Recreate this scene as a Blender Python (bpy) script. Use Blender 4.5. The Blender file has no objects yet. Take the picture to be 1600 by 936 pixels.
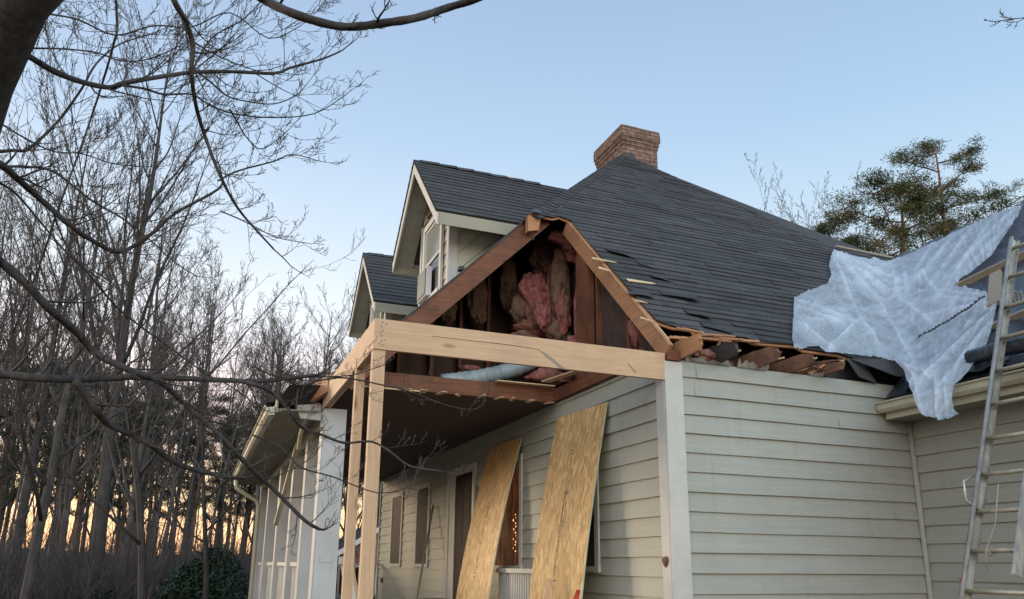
import bpy, math, random
from mathutils import Vector, Matrix, noise
R_ = random.Random(7)
S = bpy.context.scene
C = S.collection
# ---------------------------------------------------------------- camera
yaw, pitch, roll = 0.37289891, 0.25636138, 0.00918048
CH = 1.6
_fw = Vector((math.sin(yaw)*math.cos(pitch), math.cos(yaw)*math.cos(pitch), math.sin(pitch)))
_r = Vector((math.cos(yaw), -math.sin(yaw), 0)); _u = _r.cross(_fw)
RT = _r*math.cos(roll)+_u*math.sin(roll); UP = -_r*math.sin(roll)+_u*math.cos(roll)
cam = bpy.data.cameras.new('camera'); co = bpy.data.objects.new('camera', cam); C.objects.link(co); S.camera = co
co.matrix_world = Matrix(((RT.x, UP.x, -_fw.x, 0), (RT.y, UP.y, -_fw.y, 0), (RT.z, UP.z, -_fw.z, CH), (0, 0, 0, 1)))
cam.lens = 36*1223.18/1600; cam.shift_y = (563.04-468)/1600; cam.clip_start = 0.05; cam.clip_end = 2000
# ---------------------------------------------------------------- sky and light
w = bpy.data.worlds.new('World'); S.world = w; w.use_nodes = True
nt = w.node_tree; N = nt.nodes; Lk = nt.links
bg = N['Background']; bg.inputs[1].default_value = 0.15
sk = N.new('ShaderNodeTexSky'); sk.sky_type = 'NISHITA'; sk.sun_disc = False
SUN_AZ, SUN_EL = math.radians(-38), math.radians(9)
sk.sun_elevation = math.radians(24); sk.sun_rotation = math.radians(180); sk.air_density = 1.2; sk.dust_density = 0.6
tc = N.new('ShaderNodeTexCoord'); sep = N.new('ShaderNodeSeparateXYZ'); Lk.new(tc.outputs['Generated'], sep.inputs[0])
def wmath(op, a, b=None, clamp=False):
    n = N.new('ShaderNodeMath'); n.operation = op; n.use_clamp = clamp
    for i, q in enumerate((a, b)):
        if q is None: continue
        if isinstance(q, (int, float)): n.inputs[i].default_value = q
        else: Lk.new(q, n.inputs[i])
    return n.outputs[0]
# dusk gradient by height above the horizon
rmp = N.new('ShaderNodeValToRGB'); Lk.new(sep.outputs[2], rmp.inputs[0])
el = rmp.color_ramp.elements
el[0].position = 0.0; el[0].color = (2.3, 1.6, 1.2, 1)
el[1].position = 1.0; el[1].color = (1.4, 2.1, 3.0, 1)
for p, c in ((.06, (2.9, 2.3, 1.8, 1)), (.17, (4.2, 3.9, 3.8, 1)), (.32, (3.7, 4.1, 4.4, 1)), (.5, (2.3, 3.05, 4.05, 1)), (.75, (1.45, 2.0, 3.05, 1))):
    e = el.new(p); e.color = c
# sunset glow low beside the point where the sun went down
gd = N.new('ShaderNodeVectorMath'); gd.operation = 'DOT_PRODUCT'; Lk.new(tc.outputs['Generated'], gd.inputs[0])
ga = math.radians(-14); gd.inputs[1].default_value = (math.sin(ga), math.cos(ga), 0)
side = wmath('POWER', wmath('MAXIMUM', gd.outputs['Value'], 0.0), 5.0)
grm = N.new('ShaderNodeValToRGB'); Lk.new(sep.outputs[2], grm.inputs[0])
ge = grm.color_ramp.elements
ge[0].position = 0.0; ge[0].color = (8, 2.8, .9, 1)
ge[1].position = 0.6; ge[1].color = (0, 0, 0, 1)
for p, c in ((.04, (7.5, 3.4, 1.0, 1)), (.09, (6.2, 3.9, 1.3, 1)), (.14, (4.4, 2.1, 1.3, 1)), (.19, (2.6, .95, .8, 1)), (.27, (.9, .5, .4, 1)), (.36, (.3, .25, .2, 1))):
    e = ge.new(p); e.color = c
gm = N.new('ShaderNodeVectorMath'); gm.operation = 'SCALE'; Lk.new(grm.outputs[0], gm.inputs[0]); Lk.new(side, gm.inputs['Scale'])
# the sky behind the camera and towards the right is a deeper blue, the left paler
lf = N.new('ShaderNodeVectorMath'); lf.operation = 'DOT_PRODUCT'; Lk.new(tc.outputs['Generated'], lf.inputs[0]); lf.inputs[1].default_value = (-.85, .5, 0)
mr = N.new('ShaderNodeMapRange'); Lk.new(lf.outputs['Value'], mr.inputs[0])
for i, v in ((1, -1), (2, 1), (3, 0.0), (4, 1.0)): mr.inputs[i].default_value = v
tint = N.new('ShaderNodeMix'); tint.data_type = 'RGBA'; Lk.new(mr.outputs[0], tint.inputs[0]); tint.inputs[6].default_value = (.80, .96, 1.0, 1); tint.inputs[7].default_value = (1.14, 1.06, 1.02, 1)
mu = N.new('ShaderNodeVectorMath'); mu.operation = 'MULTIPLY'; Lk.new(rmp.outputs[0], mu.inputs[0]); Lk.new(tint.outputs[2], mu.inputs[1])
ad = N.new('ShaderNodeVectorMath'); ad.operation = 'ADD'; Lk.new(mu.outputs[0], ad.inputs[0]); Lk.new(gm.outputs[0], ad.inputs[1])
# added fill: unseen sky behind the viewer brightened to light the end wall
bk = wmath('MAXIMUM', wmath('MULTIPLY', sep.outputs[1], -1.0), 0.0)
bm_ = N.new('ShaderNodeMix'); bm_.data_type = 'RGBA'; Lk.new(bk, bm_.inputs[0]); bm_.inputs[6].default_value = (1, 1, 1, 1); bm_.inputs[7].default_value = (4.5, 4.1, 3.6, 1)
bs = N.new('ShaderNodeVectorMath'); bs.operation = 'MULTIPLY'; Lk.new(ad.outputs[0], bs.inputs[0]); Lk.new(bm_.outputs[2], bs.inputs[1]); ad = bs
mx = N.new('ShaderNodeMix'); mx.data_type = 'RGBA'; mx.inputs[0].default_value = .12; Lk.new(ad.outputs[0], mx.inputs[6]); Lk.new(sk.outputs[0], mx.inputs[7])
Lk.new(mx.outputs[2], bg.inputs[0])
sl = bpy.data.lights.new('sun', 'SUN'); sl.energy = 1.7; sl.angle = math.radians(14); sl.color = (1, .80, .55)
so = bpy.data.objects.new('sun', sl); C.objects.link(so)
sd = Vector((math.sin(SUN_AZ)*math.cos(SUN_EL), math.cos(SUN_AZ)*math.cos(SUN_EL), math.sin(SUN_EL)))
so.rotation_euler = sd.to_track_quat('Z', 'Y').to_euler(); so.location = (0, 0, 30)
S.view_settings.view_transform = 'Standard'; S.view_settings.look = 'None'; S.view_settings.exposure = 0.6; S.view_settings.gamma = 1
S.render.film_transparent = False
try:
    S.cycles.max_bounces = 6; S.cycles.diffuse_bounces = 3; S.cycles.transparent_max_bounces = 12; S.cycles.use_denoising = True
except Exception: pass

def ray(px, py):
    x = (px-800)/1223.18; y = -(py-563.04)/1223.18
    return RT*x + UP*y + _fw
O_ = Vector((0, 0, CH))
def at(px, py, d): return O_ + ray(px, py)*d
def on(px, py, n, d0):
    r = ray(px, py); n = Vector(n); return O_ + r*((d0-n.dot(O_))/n.dot(r))

# ---------------------------------------------------------------- materials
def mat(name, color=(.5, .5, .5), rough=.6, fn=None, spec=.35, metal=0):
    m = bpy.data.materials.new(name); m.use_nodes = True
    t = m.node_tree; b = t.nodes['Principled BSDF']
    b.inputs['Base Color'].default_value = (*color, 1); b.inputs['Roughness'].default_value = rough
    b.inputs['Specular IOR Level'].default_value = spec; b.inputs['Metallic'].default_value = metal
    if fn: fn(t, b)
    return m
def nd(t, kind, **kw):
    n = t.nodes.new(kind)
    for k, v in kw.items():
        if k.startswith('i_'): n.inputs[k[2:].replace('_', ' ')].default_value = v
        else: setattr(n, k, v)
    return n
def coords(t, scale=(1, 1, 1), rot=(0, 0, 0), src='Object'):
    tcn = nd(t, 'ShaderNodeTexCoord'); mp = nd(t, 'ShaderNodeMapping')
    mp.inputs['Scale'].default_value = scale; mp.inputs['Rotation'].default_value = rot
    t.links.new(tcn.outputs[src], mp.inputs[0]); return mp.outputs[0]
def ramp(t, fac, stops):
    r = nd(t, 'ShaderNodeValToRGB'); t.links.new(fac, r.inputs[0]); e = r.color_ramp.elements
    e[0].position, e[0].color = stops[0][0], (*stops[0][1], 1); e[1].position, e[1].color = stops[-1][0], (*stops[-1][1], 1)
    for p, c in stops[1:-1]: q = e.new(p); q.color = (*c, 1)
    return r.outputs[0]
def mix(t, fac, a, b, mode='MIX'):
    m = nd(t, 'ShaderNodeMix', data_type='RGBA', blend_type=mode)
    for i, q in ((0, fac), (6, a), (7, b)):
        if isinstance(q, (int, float)): m.inputs[i].default_value = q
        elif isinstance(q, tuple): m.inputs[i].default_value = (*q, 1)
        else: t.links.new(q, m.inputs[i])
    return m.outputs[2]
def noi(t, vec, scale, detail=4, rough=.6, dist=0):
    n = nd(t, 'ShaderNodeTexNoise'); n.inputs['Scale'].default_value = scale; n.inputs['Detail'].default_value = detail
    n.inputs['Roughness'].default_value = rough; n.inputs['Distortion'].default_value = dist; t.links.new(vec, n.inputs[0]); return n.outputs[0]
def bump(t, b, h, dist=.003, st=.6):
    n = nd(t, 'ShaderNodeBump'); n.inputs['Strength'].default_value = st; n.inputs['Distance'].default_value = dist
    t.links.new(h, n.inputs['Height']); t.links.new(n.outputs[0], b.inputs['Normal'])
def tinted(t, col):
    a = nd(t, 'ShaderNodeAttribute', attribute_name='tint'); return mix(t, 1.0, col, a.outputs['Color'], 'MULTIPLY')

def siding_fn(base, dirt):
    def fn(t, b):
        v = coords(t); n1 = noi(t, v, .9, 5, .6, .3); n2 = noi(t, coords(t, (.6, .6, 14)), 3, 3); n3 = noi(t, coords(t, (9, 9, .8)), 1.2, 4, .65)
        c = ramp(t, n1, [(.3, tuple(k*.93 for k in base)), (.55, base), (.75, tuple(k*1.06 for k in base))])
        c = mix(t, ramp(t, n3, [(.50, (0, 0, 0)), (.75, (1, 1, 1))]), c, dirt)
        c = mix(t, .18, c, ramp(t, n2, [(.3, (.25, .26, .22)), (.7, (.5, .5, .44))]))
        t.links.new(tinted(t, c), b.inputs['Base Color']); bump(t, b, noi(t, coords(t, (2, 2, 30)), 8, 4), .0015, .35)
    return fn
M = {}
M['siding'] = mat('painted_lap_siding', rough=.55, fn=siding_fn((.352, .350, .308), (.315, .312, .268)))
M['siding_front'] = mat('painted_lap_siding_front', rough=.55, fn=siding_fn((.40, .385, .315), (.34, .325, .26)))
def trim_fn(base):
    def fn(t, b):
        n1 = noi(t, coords(t), 2.2, 6, .65, .4); n2 = noi(t, coords(t, (8, 8, 1)), 3, 4)
        c = ramp(t, n1, [(.35, tuple(k*.86 for k in base)), (.6, base)])
        c = mix(t, ramp(t, n2, [(.62, (0, 0, 0)), (.8, (.55, .55, .55))]), c, tuple(k*.62 for k in base)); t.links.new(c, b.inputs['Base Color'])
        bump(t, b, n2, .0015, .25)
    return fn
M['trim'] = mat('white_trim_paint', rough=.5, fn=trim_fn((.55, .53, .49)))
M['soffit'] = mat('beige_soffit', rough=.6, fn=trim_fn((.30, .275, .21)))
M['gutter'] = mat('cream_gutter_enamel', rough=.35, fn=trim_fn((.55, .51, .38)))
M['column'] = mat('white_column_paint', rough=.5, fn=trim_fn((.46, .455, .45)))
def shingle_fn(t, b):
    v = coords(t); n1 = noi(t, v, 55, 3); n2 = noi(t, v, .7, 4, .6); n3 = noi(t, v, 5, 3)
    c = ramp(t, n1, [(.3, (.036, .035, .036)), (.7, (.078, .076, .077))])
    c = mix(t, .35, c, ramp(t, n2, [(.35, (.036, .035, .036)), (.7, (.088, .086, .087))])); c = mix(t, .2, c, ramp(t, n3, [(.3, (.02, .02, .024)), (.7, (.09, .09, .1))]))
    t.links.new(tinted(t, c), b.inputs['Base Color']); bump(t, b, n1, .002, .7)
M['shingle'] = mat('asphalt_shingle', rough=.85, fn=shingle_fn, spec=.25)
def wood_fn(a, c_, knot, axis, sc=1.0, streak=.0, stain=(.1, .05, .04)):
    s = [26*sc]*3; s[axis] = 1.3*sc
    s2 = [7.0]*3; s2[axis] = 2.2
    def fn(t, b):
        v = coords(t, tuple(s)); n1 = noi(t, v, 1.3, 5, .6, .8)
        w_ = nd(t, 'ShaderNodeTexNoise'); w_.inputs['Scale'].default_value = .5; w_.inputs['Detail'].default_value = 2; w_.inputs['Distortion'].default_value = 2.5; t.links.new(v, w_.inputs[0])
        c = ramp(t, n1, [(.3, a), (.7, c_)]); c = mix(t, .35, c, ramp(t, w_.outputs[0], [(.35, a), (.5, c_), (.6, a), (.8, c_)]))
        vo = nd(t, 'ShaderNodeTexVoronoi'); vo.inputs['Scale'].default_value = .55; t.links.new(coords(t, tuple(s2)), vo.inputs[0])
        c = mix(t, ramp(t, vo.outputs['Distance'], [(.05, (1, 1, 1)), (.13, (0, 0, 0))]), c, knot)
        if streak: c = mix(t, ramp(t, noi(t, coords(t), 2.3, 4, .6, .5), [(.45, (0, 0, 0)), (.7, (streak, streak, streak))]), c, stain)
        t.links.new(c, b.inputs['Base Color']); bump(t, b, n1, .0015, .4)
    return fn
def newwood(axis): return mat('fresh_pine_lumber', rough=.6, fn=wood_fn((.47, .285, .165), (.62, .415, .26), (.20, .085, .035), axis, 1, .30, (.36, .24, .15)))
def redwood(axis): return mat('aged_red_framing_lumber', rough=.7, fn=wood_fn((.105, .036, .018), (.215, .085, .042), (.04, .016, .012), axis, 1, .6, (.05, .022, .017)))
def orangewood(axis): return mat('torn_orange_lumber', rough=.7, fn=wood_fn((.34, .155, .075), (.50, .26, .13), (.15, .06, .03), axis, 1, .45, (.24, .11, .06)))
def charwood(axis): return mat('weathered_rafter_wood', rough=.75, fn=wood_fn((.15, .07, .045), (.30, .15, .09), (.06, .03, .02), axis, 1, .95, (.035, .028, .03)))
M['nx'], M['ny'], M['nz'] = newwood(0), newwood(1), newwood(2)
M['rx'], M['ry'], M['rz'] = redwood(0), redwood(1), redwood(2)
M['oy'], M['ox'] = orangewood(1), orangewood(0)
M['cy'] = charwood(1)
M['gray_wood'] = mat('weathered_grey_batten', rough=.75, fn=wood_fn((.23, .185, .14), (.33, .275, .21), (.1, .07, .05), 1))
M['splinter'] = mat('pale_split_wood', (.62, .47, .28), .7)
def osb_fn(t, b):
    v = coords(t, (3, 26, 9)); vo = nd(t, 'ShaderNodeTexVoronoi'); vo.inputs['Scale'].default_value = 1.0; vo.inputs['Randomness'].default_value = 1
    wv = nd(t, 'ShaderNodeVectorMath', operation='ADD'); n0 = nd(t, 'ShaderNodeTexNoise'); n0.inputs['Scale'].default_value = 3; t.links.new(v, n0.inputs[0])
    t.links.new(v, wv.inputs[0]); t.links.new(n0.outputs['Color'], wv.inputs[1]); t.links.new(wv.outputs[0], vo.inputs[0])
    sp = nd(t, 'ShaderNodeSeparateColor'); t.links.new(vo.outputs['Color'], sp.inputs[0])
    c = ramp(t, sp.outputs[0], [(0, (.30, .145, .045)), (.3, (.52, .285, .095)), (.7, (.68, .41, .155)), (1, (.92, .66, .33))])
    n1 = noi(t, coords(t, (3, 3, 1.2)), 1.4, 4); c = mix(t, .25, c, ramp(t, n1, [(.3, (.42, .22, .08)), (.7, (.74, .48, .20))]))
    fib = noi(t, coords(t, (1, 120, 14)), 1, 3); c = mix(t, .25, c, ramp(t, fib, [(.3, (.35, .2, .09)), (.7, (.8, .6, .34))]))
    t.links.new(c, b.inputs['Base Color']); bump(t, b, sp.outputs[0], .001, .35)
M['osb'] = mat('oriented_strand_board', rough=.6, fn=osb_fn)
M['osb_edge'] = mat('green_sealed_board_edge', (.42, .50, .36), .6)
M['ink'] = mat('faded_black_ink', (.10, .06, .04), .7)
def brick_fn(a, b_, mortar, scale=(1, 1, 1)):
    def fn(t, b):
        br = nd(t, 'ShaderNodeTexBrick'); t.links.new(coords(t, scale, src='UV'), br.inputs[0])
        br.inputs['Scale'].default_value = 1; br.inputs['Brick Width'].default_value = .24; br.inputs['Row Height'].default_value = .088; br.inputs['Mortar Size'].default_value = .014
        br.inputs['Color1'].default_value = (*a, 1); br.inputs['Color2'].default_value = (*b_, 1); br.inputs['Mortar'].default_value = (*mortar, 1)
        c = mix(t, .45, br.outputs[0], ramp(t, noi(t, coords(t), 7, 5), [(.3, (.05, .03, .025)), (.7, (.40, .24, .17))]))
        t.links.new(c, b.inputs['Base Color']); n = nd(t, 'ShaderNodeBump', invert=True); n.inputs['Distance'].default_value = .01; t.links.new(br.outputs['Fac'], n.inputs['Height']); t.links.new(n.outputs[0], b.inputs['Normal'])
    return fn
M['brick'] = mat('chimney_brick', rough=.85, fn=brick_fn((.30, .19, .145), (.11, .068, .055), (.018, .015, .016)))
M['red_brick'] = mat('red_brick', rough=.85, fn=brick_fn((.32, .09, .055), (.24, .065, .045), (.25, .2, .17)))
def glass_fn(t, b):
    n1 = noi(t, coords(t), 2.0, 3); t.links.new(ramp(t, n1, [(.3, (.012, .013, .015)), (.7, (.05, .045, .04))]), b.inputs['Base Color'])
M['glass'] = mat('dark_window_glass', rough=.06, fn=glass_fn, spec=.6)
M['pale_glass'] = mat('window_glass_with_pale_blind', (.30, .315, .29), .12, spec=.6)
M['screen'] = mat('bronze_insect_screen', rough=.55, fn=lambda t, b: t.links.new(ramp(t, noi(t, coords(t, (1, 60, 60)), 2, 2), [(.3, (.025, .020, .015)), (.7, (.055, .043, .032))]), b.inputs['Base Color']), spec=.15)
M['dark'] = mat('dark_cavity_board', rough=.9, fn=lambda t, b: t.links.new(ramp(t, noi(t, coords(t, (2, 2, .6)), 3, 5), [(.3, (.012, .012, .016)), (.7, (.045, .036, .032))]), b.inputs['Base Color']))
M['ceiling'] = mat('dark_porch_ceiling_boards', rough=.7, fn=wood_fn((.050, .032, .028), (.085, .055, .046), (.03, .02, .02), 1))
def pink_fn(t, b):
    n1 = noi(t, coords(t), 9, 6, .7, .8); n2 = noi(t, coords(t), 2.5, 3)
    c = ramp(t, n1, [(.3, (.10, .03, .03)), (.5, (.30, .10, .095)), (.75, (.48, .21, .19))]); c = mix(t, ramp(t, n2, [(.42, (0, 0, 0)), (.65, (.8, .8, .8))]), c, (.17, .10, .065))
    t.links.new(c, b.inputs['Base Color']); bump(t, b, n1, .03, .9)
M['pink'] = mat('pink_glass_wool', rough=.95, fn=pink_fn, spec=.1)
def paper_fn(t, b):
    n1 = noi(t, coords(t), 4, 5, .7, .5); t.links.new(ramp(t, n1, [(.3, (.06, .03, .025)), (.7, (.24, .14, .09))]), b.inputs['Base Color']); bump(t, b, n1, .02, .8)
M['paper'] = mat('torn_kraft_facing', rough=.8, fn=paper_fn)
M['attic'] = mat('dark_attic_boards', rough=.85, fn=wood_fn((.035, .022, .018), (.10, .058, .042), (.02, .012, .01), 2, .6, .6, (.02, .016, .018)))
M['duct'] = mat('silver_blue_duct_jacket', rough=.35, fn=lambda t, b: (t.links.new(ramp(t, noi(t, coords(t), 3, 4), [(.3, (.16, .20, .22)), (.7, (.33, .38, .40))]), b.inputs['Base Color']), bump(t, b, noi(t, coords(t, (30, 3, 3)), 1, 3), .02, .8)))
def black_fn(t, b):
    n1 = noi(t, coords(t, (1, 2.5, 1)), 2.2, 5, .6, 1.2); t.links.new(ramp(t, n1, [(.3, (.018, .021, .027)), (.7, (.05, .056, .07))]), b.inputs['Base Color']); bump(t, b, n1, .05, .9)
M['black'] = mat('black_roof_plastic', rough=.32, fn=black_fn, spec=.55)
M['alu'] = mat('dull_aluminium', rough=.42, metal=.75, fn=lambda t, b: t.links.new(ramp(t, noi(t, coords(t, (4, 4, 1)), 5, 5), [(.3, (.33, .32, .29)), (.7, (.60, .58, .53))]), b.inputs['Base Color']))
M['alu_yellow'] = mat('worn_ladder_rung', rough=.45, metal=.5, fn=lambda t, b: t.links.new(ramp(t, noi(t, coords(t), 9, 5), [(.3, (.42, .36, .24)), (.7, (.68, .62, .48))]), b.inputs['Base Color']))
M['wrap'] = mat('dirty_torn_wrap', (.34, .31, .27), .8)
M['rope'] = mat('dirty_rope', (.42, .38, .30), .9)
M['red'] = mat('red_plastic', (.42, .05, .03), .4)
M['white'] = mat('white_plastic', (.75, .75, .78), .35)
M['metal_dark'] = mat('dark_steel', (.07, .07, .07), .4, metal=.6)
def tarp_fn(t, b):
    out = t.nodes['Material Output']; n1 = noi(t, coords(t), 3.2, 5, .6, .7); n2 = noi(t, coords(t), 14, 4, .6, .6)
    b.inputs['Base Color'].default_value = (.67, .74, .82, 1); b.inputs['Roughness'].default_value = .16; b.inputs['Specular IOR Level'].default_value = .9
    bp = nd(t, 'ShaderNodeBump'); bp.inputs['Distance'].default_value = .006; bp.inputs['Strength'].default_value = .35; t.links.new(n2, bp.inputs['Height']); t.links.new(bp.outputs[0], b.inputs['Normal'])
    tr = nd(t, 'ShaderNodeBsdfTranslucent'); tr.inputs[0].default_value = (.8, .85, .9, 1); tp = nd(t, 'ShaderNodeBsdfTransparent'); tp.inputs[0].default_value = (.88, .92, .95, 1)
    m1 = nd(t, 'ShaderNodeMixShader'); m1.inputs[0].default_value = .25; t.links.new(b.outputs[0], m1.inputs[1]); t.links.new(tr.outputs[0], m1.inputs[2])
    m2 = nd(t, 'ShaderNodeMixShader'); la = nd(t, 'ShaderNodeAttribute', attribute_name='layers'); mm = nd(t, 'ShaderNodeMath', operation='MULTIPLY_ADD'); t.links.new(la.outputs['Fac'], mm.inputs[0]); mm.inputs[1].default_value = -.85; mm.inputs[2].default_value = .86; sm = nd(t, 'ShaderNodeMath', operation='ADD', use_clamp=True); t.links.new(mm.outputs[0], sm.inputs[0]); t.links.new(ramp(t, n1, [(.45, (0, 0, 0)), (.6, (.14, .14, .14))]), sm.inputs[1]); t.links.new(sm.outputs[0], m2.inputs[0]); t.links.new(m1.outputs[0], m2.inputs[1]); t.links.new(tp.outputs[0], m2.inputs[2]); t.links.new(m2.outputs[0], out.inputs[0])
M['tarp'] = mat('clear_white_sheeting', fn=tarp_fn)
def bark_fn(a, c_):
    def fn(t, b):
        n1 = noi(t, coords(t, (9, 9, 1.6)), 3, 5, .65, .4); c = ramp(t, n1, [(.3, a), (.7, c_)])
        c = mix(t, ramp(t, noi(t, coords(t), 1.6, 4), [(.5, (0, 0, 0)), (.75, (.6, .6, .6))]), c, tuple(k*1.7 for k in c_)); t.links.new(c, b.inputs['Base Color']); bump(t, b, n1, .01, .7)
    return fn
M['bark'] = mat('grey_bark', rough=.9, fn=bark_fn((.028, .025, .024), (.072, .063, .059)), spec=.15)
M['bark_far'] = mat('forest_bark', rough=.9, fn=bark_fn((.048, .042, .040), (.108, .094, .088)), spec=.15)
M['bark_pine'] = mat('pine_bark', rough=.9, fn=bark_fn((.09, .055, .038), (.20, .13, .09)), spec=.15)
M['twig'] = mat('bare_twigs', rough=.85, fn=lambda t, b: t.links.new(ramp(t, noi(t, coords(t), 1.2, 3), [(.3, (.042, .035, .034)), (.7, (.095, .078, .073))]), b.inputs['Base Color']), spec=.2)
M['needle'] = mat('pine_needles', rough=.75, fn=lambda t, b: t.links.new(ramp(t, noi(t, coords(t), .8, 4), [(.3, (.032, .045, .016)), (.5, (.065, .075, .026)), (.7, (.15, .115, .048))]), b.inputs['Base Color']), spec=.2)
M['needle_dark'] = mat('dark_needles', rough=.8, fn=lambda t, b: t.links.new(ramp(t, noi(t, coords(t), .8, 4), [(.3, (.016, .022, .013)), (.7, (.045, .05, .027))]), b.inputs['Base Color']), spec=.2)
M['leaf'] = mat('evergreen_leaves', rough=.5, fn=lambda t, b: t.links.new(ramp(t, noi(t, coords(t), 4, 4), [(.3, (.008, .018, .010)), (.7, (.03, .055, .022))]), b.inputs['Base Color']))
M['litter'] = mat('leaf_litter', rough=.95, fn=lambda t, b: (t.links.new(ramp(t, noi(t, coords(t), 3, 8, .7), [(.3, (.035, .026, .02)), (.5, (.085, .062, .045)), (.7, (.15, .11, .08))]), b.inputs['Base Color']), bump(t, b, noi(t, coords(t), 12, 5), .05, .8)))
M['grass'] = mat('dull_winter_grass', rough=.95, fn=lambda t, b: t.links.new(ramp(t, noi(t, coords(t), 3, 6), [(.3, (.05, .065, .022)), (.7, (.12, .13, .05))]), b.inputs['Base Color']))
M['concrete'] = mat('porch_floor_paint', (.25, .24, .22), .7)
M['ember'] = None

# ---------------------------------------------------------------- mesh builder
class MB:
    def __init__(s): s.v = []; s.f = []; s.m = []; s.uv = []; s.t = []
    def add(s, vs, fs, mi=0, uvs=None, tint=1.0):
        o = len(s.v); s.v += [tuple(v) for v in vs]
        for k, f in enumerate(fs):
            s.f.append([o+i for i in f]); s.m.append(mi); s.t.append(tint); s.uv.append(uvs[k] if uvs else None)
    def box(s, x0, x1, y0, y1, z0, z1, mi=0, tint=1.0):
        v = [(x0, y0, z0), (x1, y0, z0), (x1, y1, z0), (x0, y1, z0), (x0, y0, z1), (x1, y0, z1), (x1, y1, z1), (x0, y1, z1)]
        dx, dy, dz = x1-x0, y1-y0, z1-z0
        f = [(0, 3, 2, 1), (4, 5, 6, 7), (0, 1, 5, 4), (1, 2, 6, 5), (2, 3, 7, 6), (3, 0, 4, 7)]
        uv = [[(0, 0), (0, dy), (dx, dy), (dx, 0)], [(0, 0), (dx, 0), (dx, dy), (0, dy)], [(x0, z0), (x1, z0), (x1, z1), (x0, z1)], [(y0, z0), (y1, z0), (y1, z1), (y0, z1)], [(x1, z0), (x0, z0), (x0, z1), (x1, z1)], [(y1, z0), (y0, z0), (y0, z1), (y1, z1)]]
        s.add(v, f, mi, uv, tint)
    def beam(s, p0, p1, wd, ht, up=(0, 0, 1), mi=0, cut=None):
        p0, p1, up = Vector(p0), Vector(p1), Vector(up); d = (p1-p0).normalized(); sd_ = d.cross(up).normalized(); u = sd_.cross(d).normalized()
        v = []
        for p in (p0, p1):
            for a, b in ((-1, -1), (1, -1), (1, 1), (-1, 1)): v.append(p + sd_*a*wd/2 + u*b*ht/2)
        s.add(v, [(0, 1, 2, 3), (7, 6, 5, 4), (0, 4, 5, 1), (1, 5, 6, 2), (2, 6, 7, 3), (3, 7, 4, 0)], mi)
    def poly(s, pts, thick=(0, 0, 0), mi=0, tint=1.0):
        n = len(pts); pts = [Vector(p) for p in pts]; th = Vector(thick)
        if th.length == 0: s.add(pts, [tuple(range(n))], mi, None, tint); return
        s.add(pts+[p+th for p in pts], [tuple(range(n)), tuple(range(2*n-1, n-1, -1))]+[(i, i+n, (i+1) % n+n, (i+1) % n) for i in range(n)], mi, None, tint)
    def tube(s, pts, rad, n=6, mi=0, cap=True):
        pts = [Vector(p) for p in pts]; rings = []; prev = None; o = len(s.v)
        for i, p in enumerate(pts):
            d = (pts[min(i+1, len(pts)-1)]-pts[max(i-1, 0)])
            if d.length < 1e-9: d = Vector((0, 0, 1))
            d.normalize()
            if prev is None: a = d.orthogonal().normalized()
            else:
                a = prev - d*prev.dot(d); a = a.normalized() if a.length > 1e-6 else d.orthogonal().normalized()
            prev = a; b = d.cross(a); r = rad[i] if isinstance(rad, (list, tuple)) else rad
            for k in range(n):
                q = 2*math.pi*k/n; s.v.append(tuple(p + a*math.cos(q)*r + b*math.sin(q)*r))
        for i in range(len(pts)-1):
            for k in range(n):
                k2 = (k+1) % n; s.f.append([o+i*n+k, o+i*n+k2, o+(i+1)*n+k2, o+(i+1)*n+k]); s.m.append(mi); s.t.append(1.0); s.uv.append(None)
        if cap:
            s.f.append([o+k for k in range(n)][::-1]); s.f.append([o+(len(pts)-1)*n+k for k in range(n)])
            s.m += [mi, mi]; s.t += [1.0, 1.0]; s.uv += [None, None]
    def build(s, name, mats, parent=None, smooth=False):
        me = bpy.data.meshes.new(name); me.from_pydata(s.v, [], s.f)
        if not isinstance(mats, (list, tuple)): mats = [mats]
        for m_ in mats: me.materials.append(m_)
        me.polygons.foreach_set('material_index', s.m)
        if smooth: me.polygons.foreach_set('use_smooth', [True]*len(s.f))
        if any(t != 1.0 for t in s.t) or any(m_.name.startswith(('painted_lap', 'asphalt')) for m_ in mats):
            at_ = me.attributes.new('tint', 'FLOAT_COLOR', 'CORNER'); arr = []
            for f, t in zip(s.f, s.t):
                c = (t, t, t, 1) if not isinstance(t, tuple) else (*t, 1)
                arr += list(c)*len(f)
            at_.data.foreach_set('color', arr)
        if any(u for u in s.uv):
            ul = me.uv_layers.new(name='UVMap'); arr = []
            for f, u in zip(s.f, s.uv):
                for i in range(len(f)): arr += list(u[i] if u else (0, 0))
            ul.data.foreach_set('uv', arr)
        me.update(); o = bpy.data.objects.new(name, me); C.objects.link(o)
        if parent: o.parent = parent; o.matrix_parent_inverse = pinv(parent)
        return o
def pinv(p):
    m = Matrix.Translation(p.location)
    q = p.parent
    while q: q = q.parent
    return m.inverted() if p.type == 'EMPTY' else Matrix.Identity(4)
def tag(o, label=None, cat=None, group=None, kind=None):
    for k, v in (('label', label), ('category', cat), ('group', group), ('kind', kind)):
        if v: o[k] = v
    return o
def empty(name, loc, label, cat, group=None):
    o = bpy.data.objects.new(name, None); C.objects.link(o); o.location = loc; o.empty_display_size = .2; tag(o, label, cat, group); return o

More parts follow.
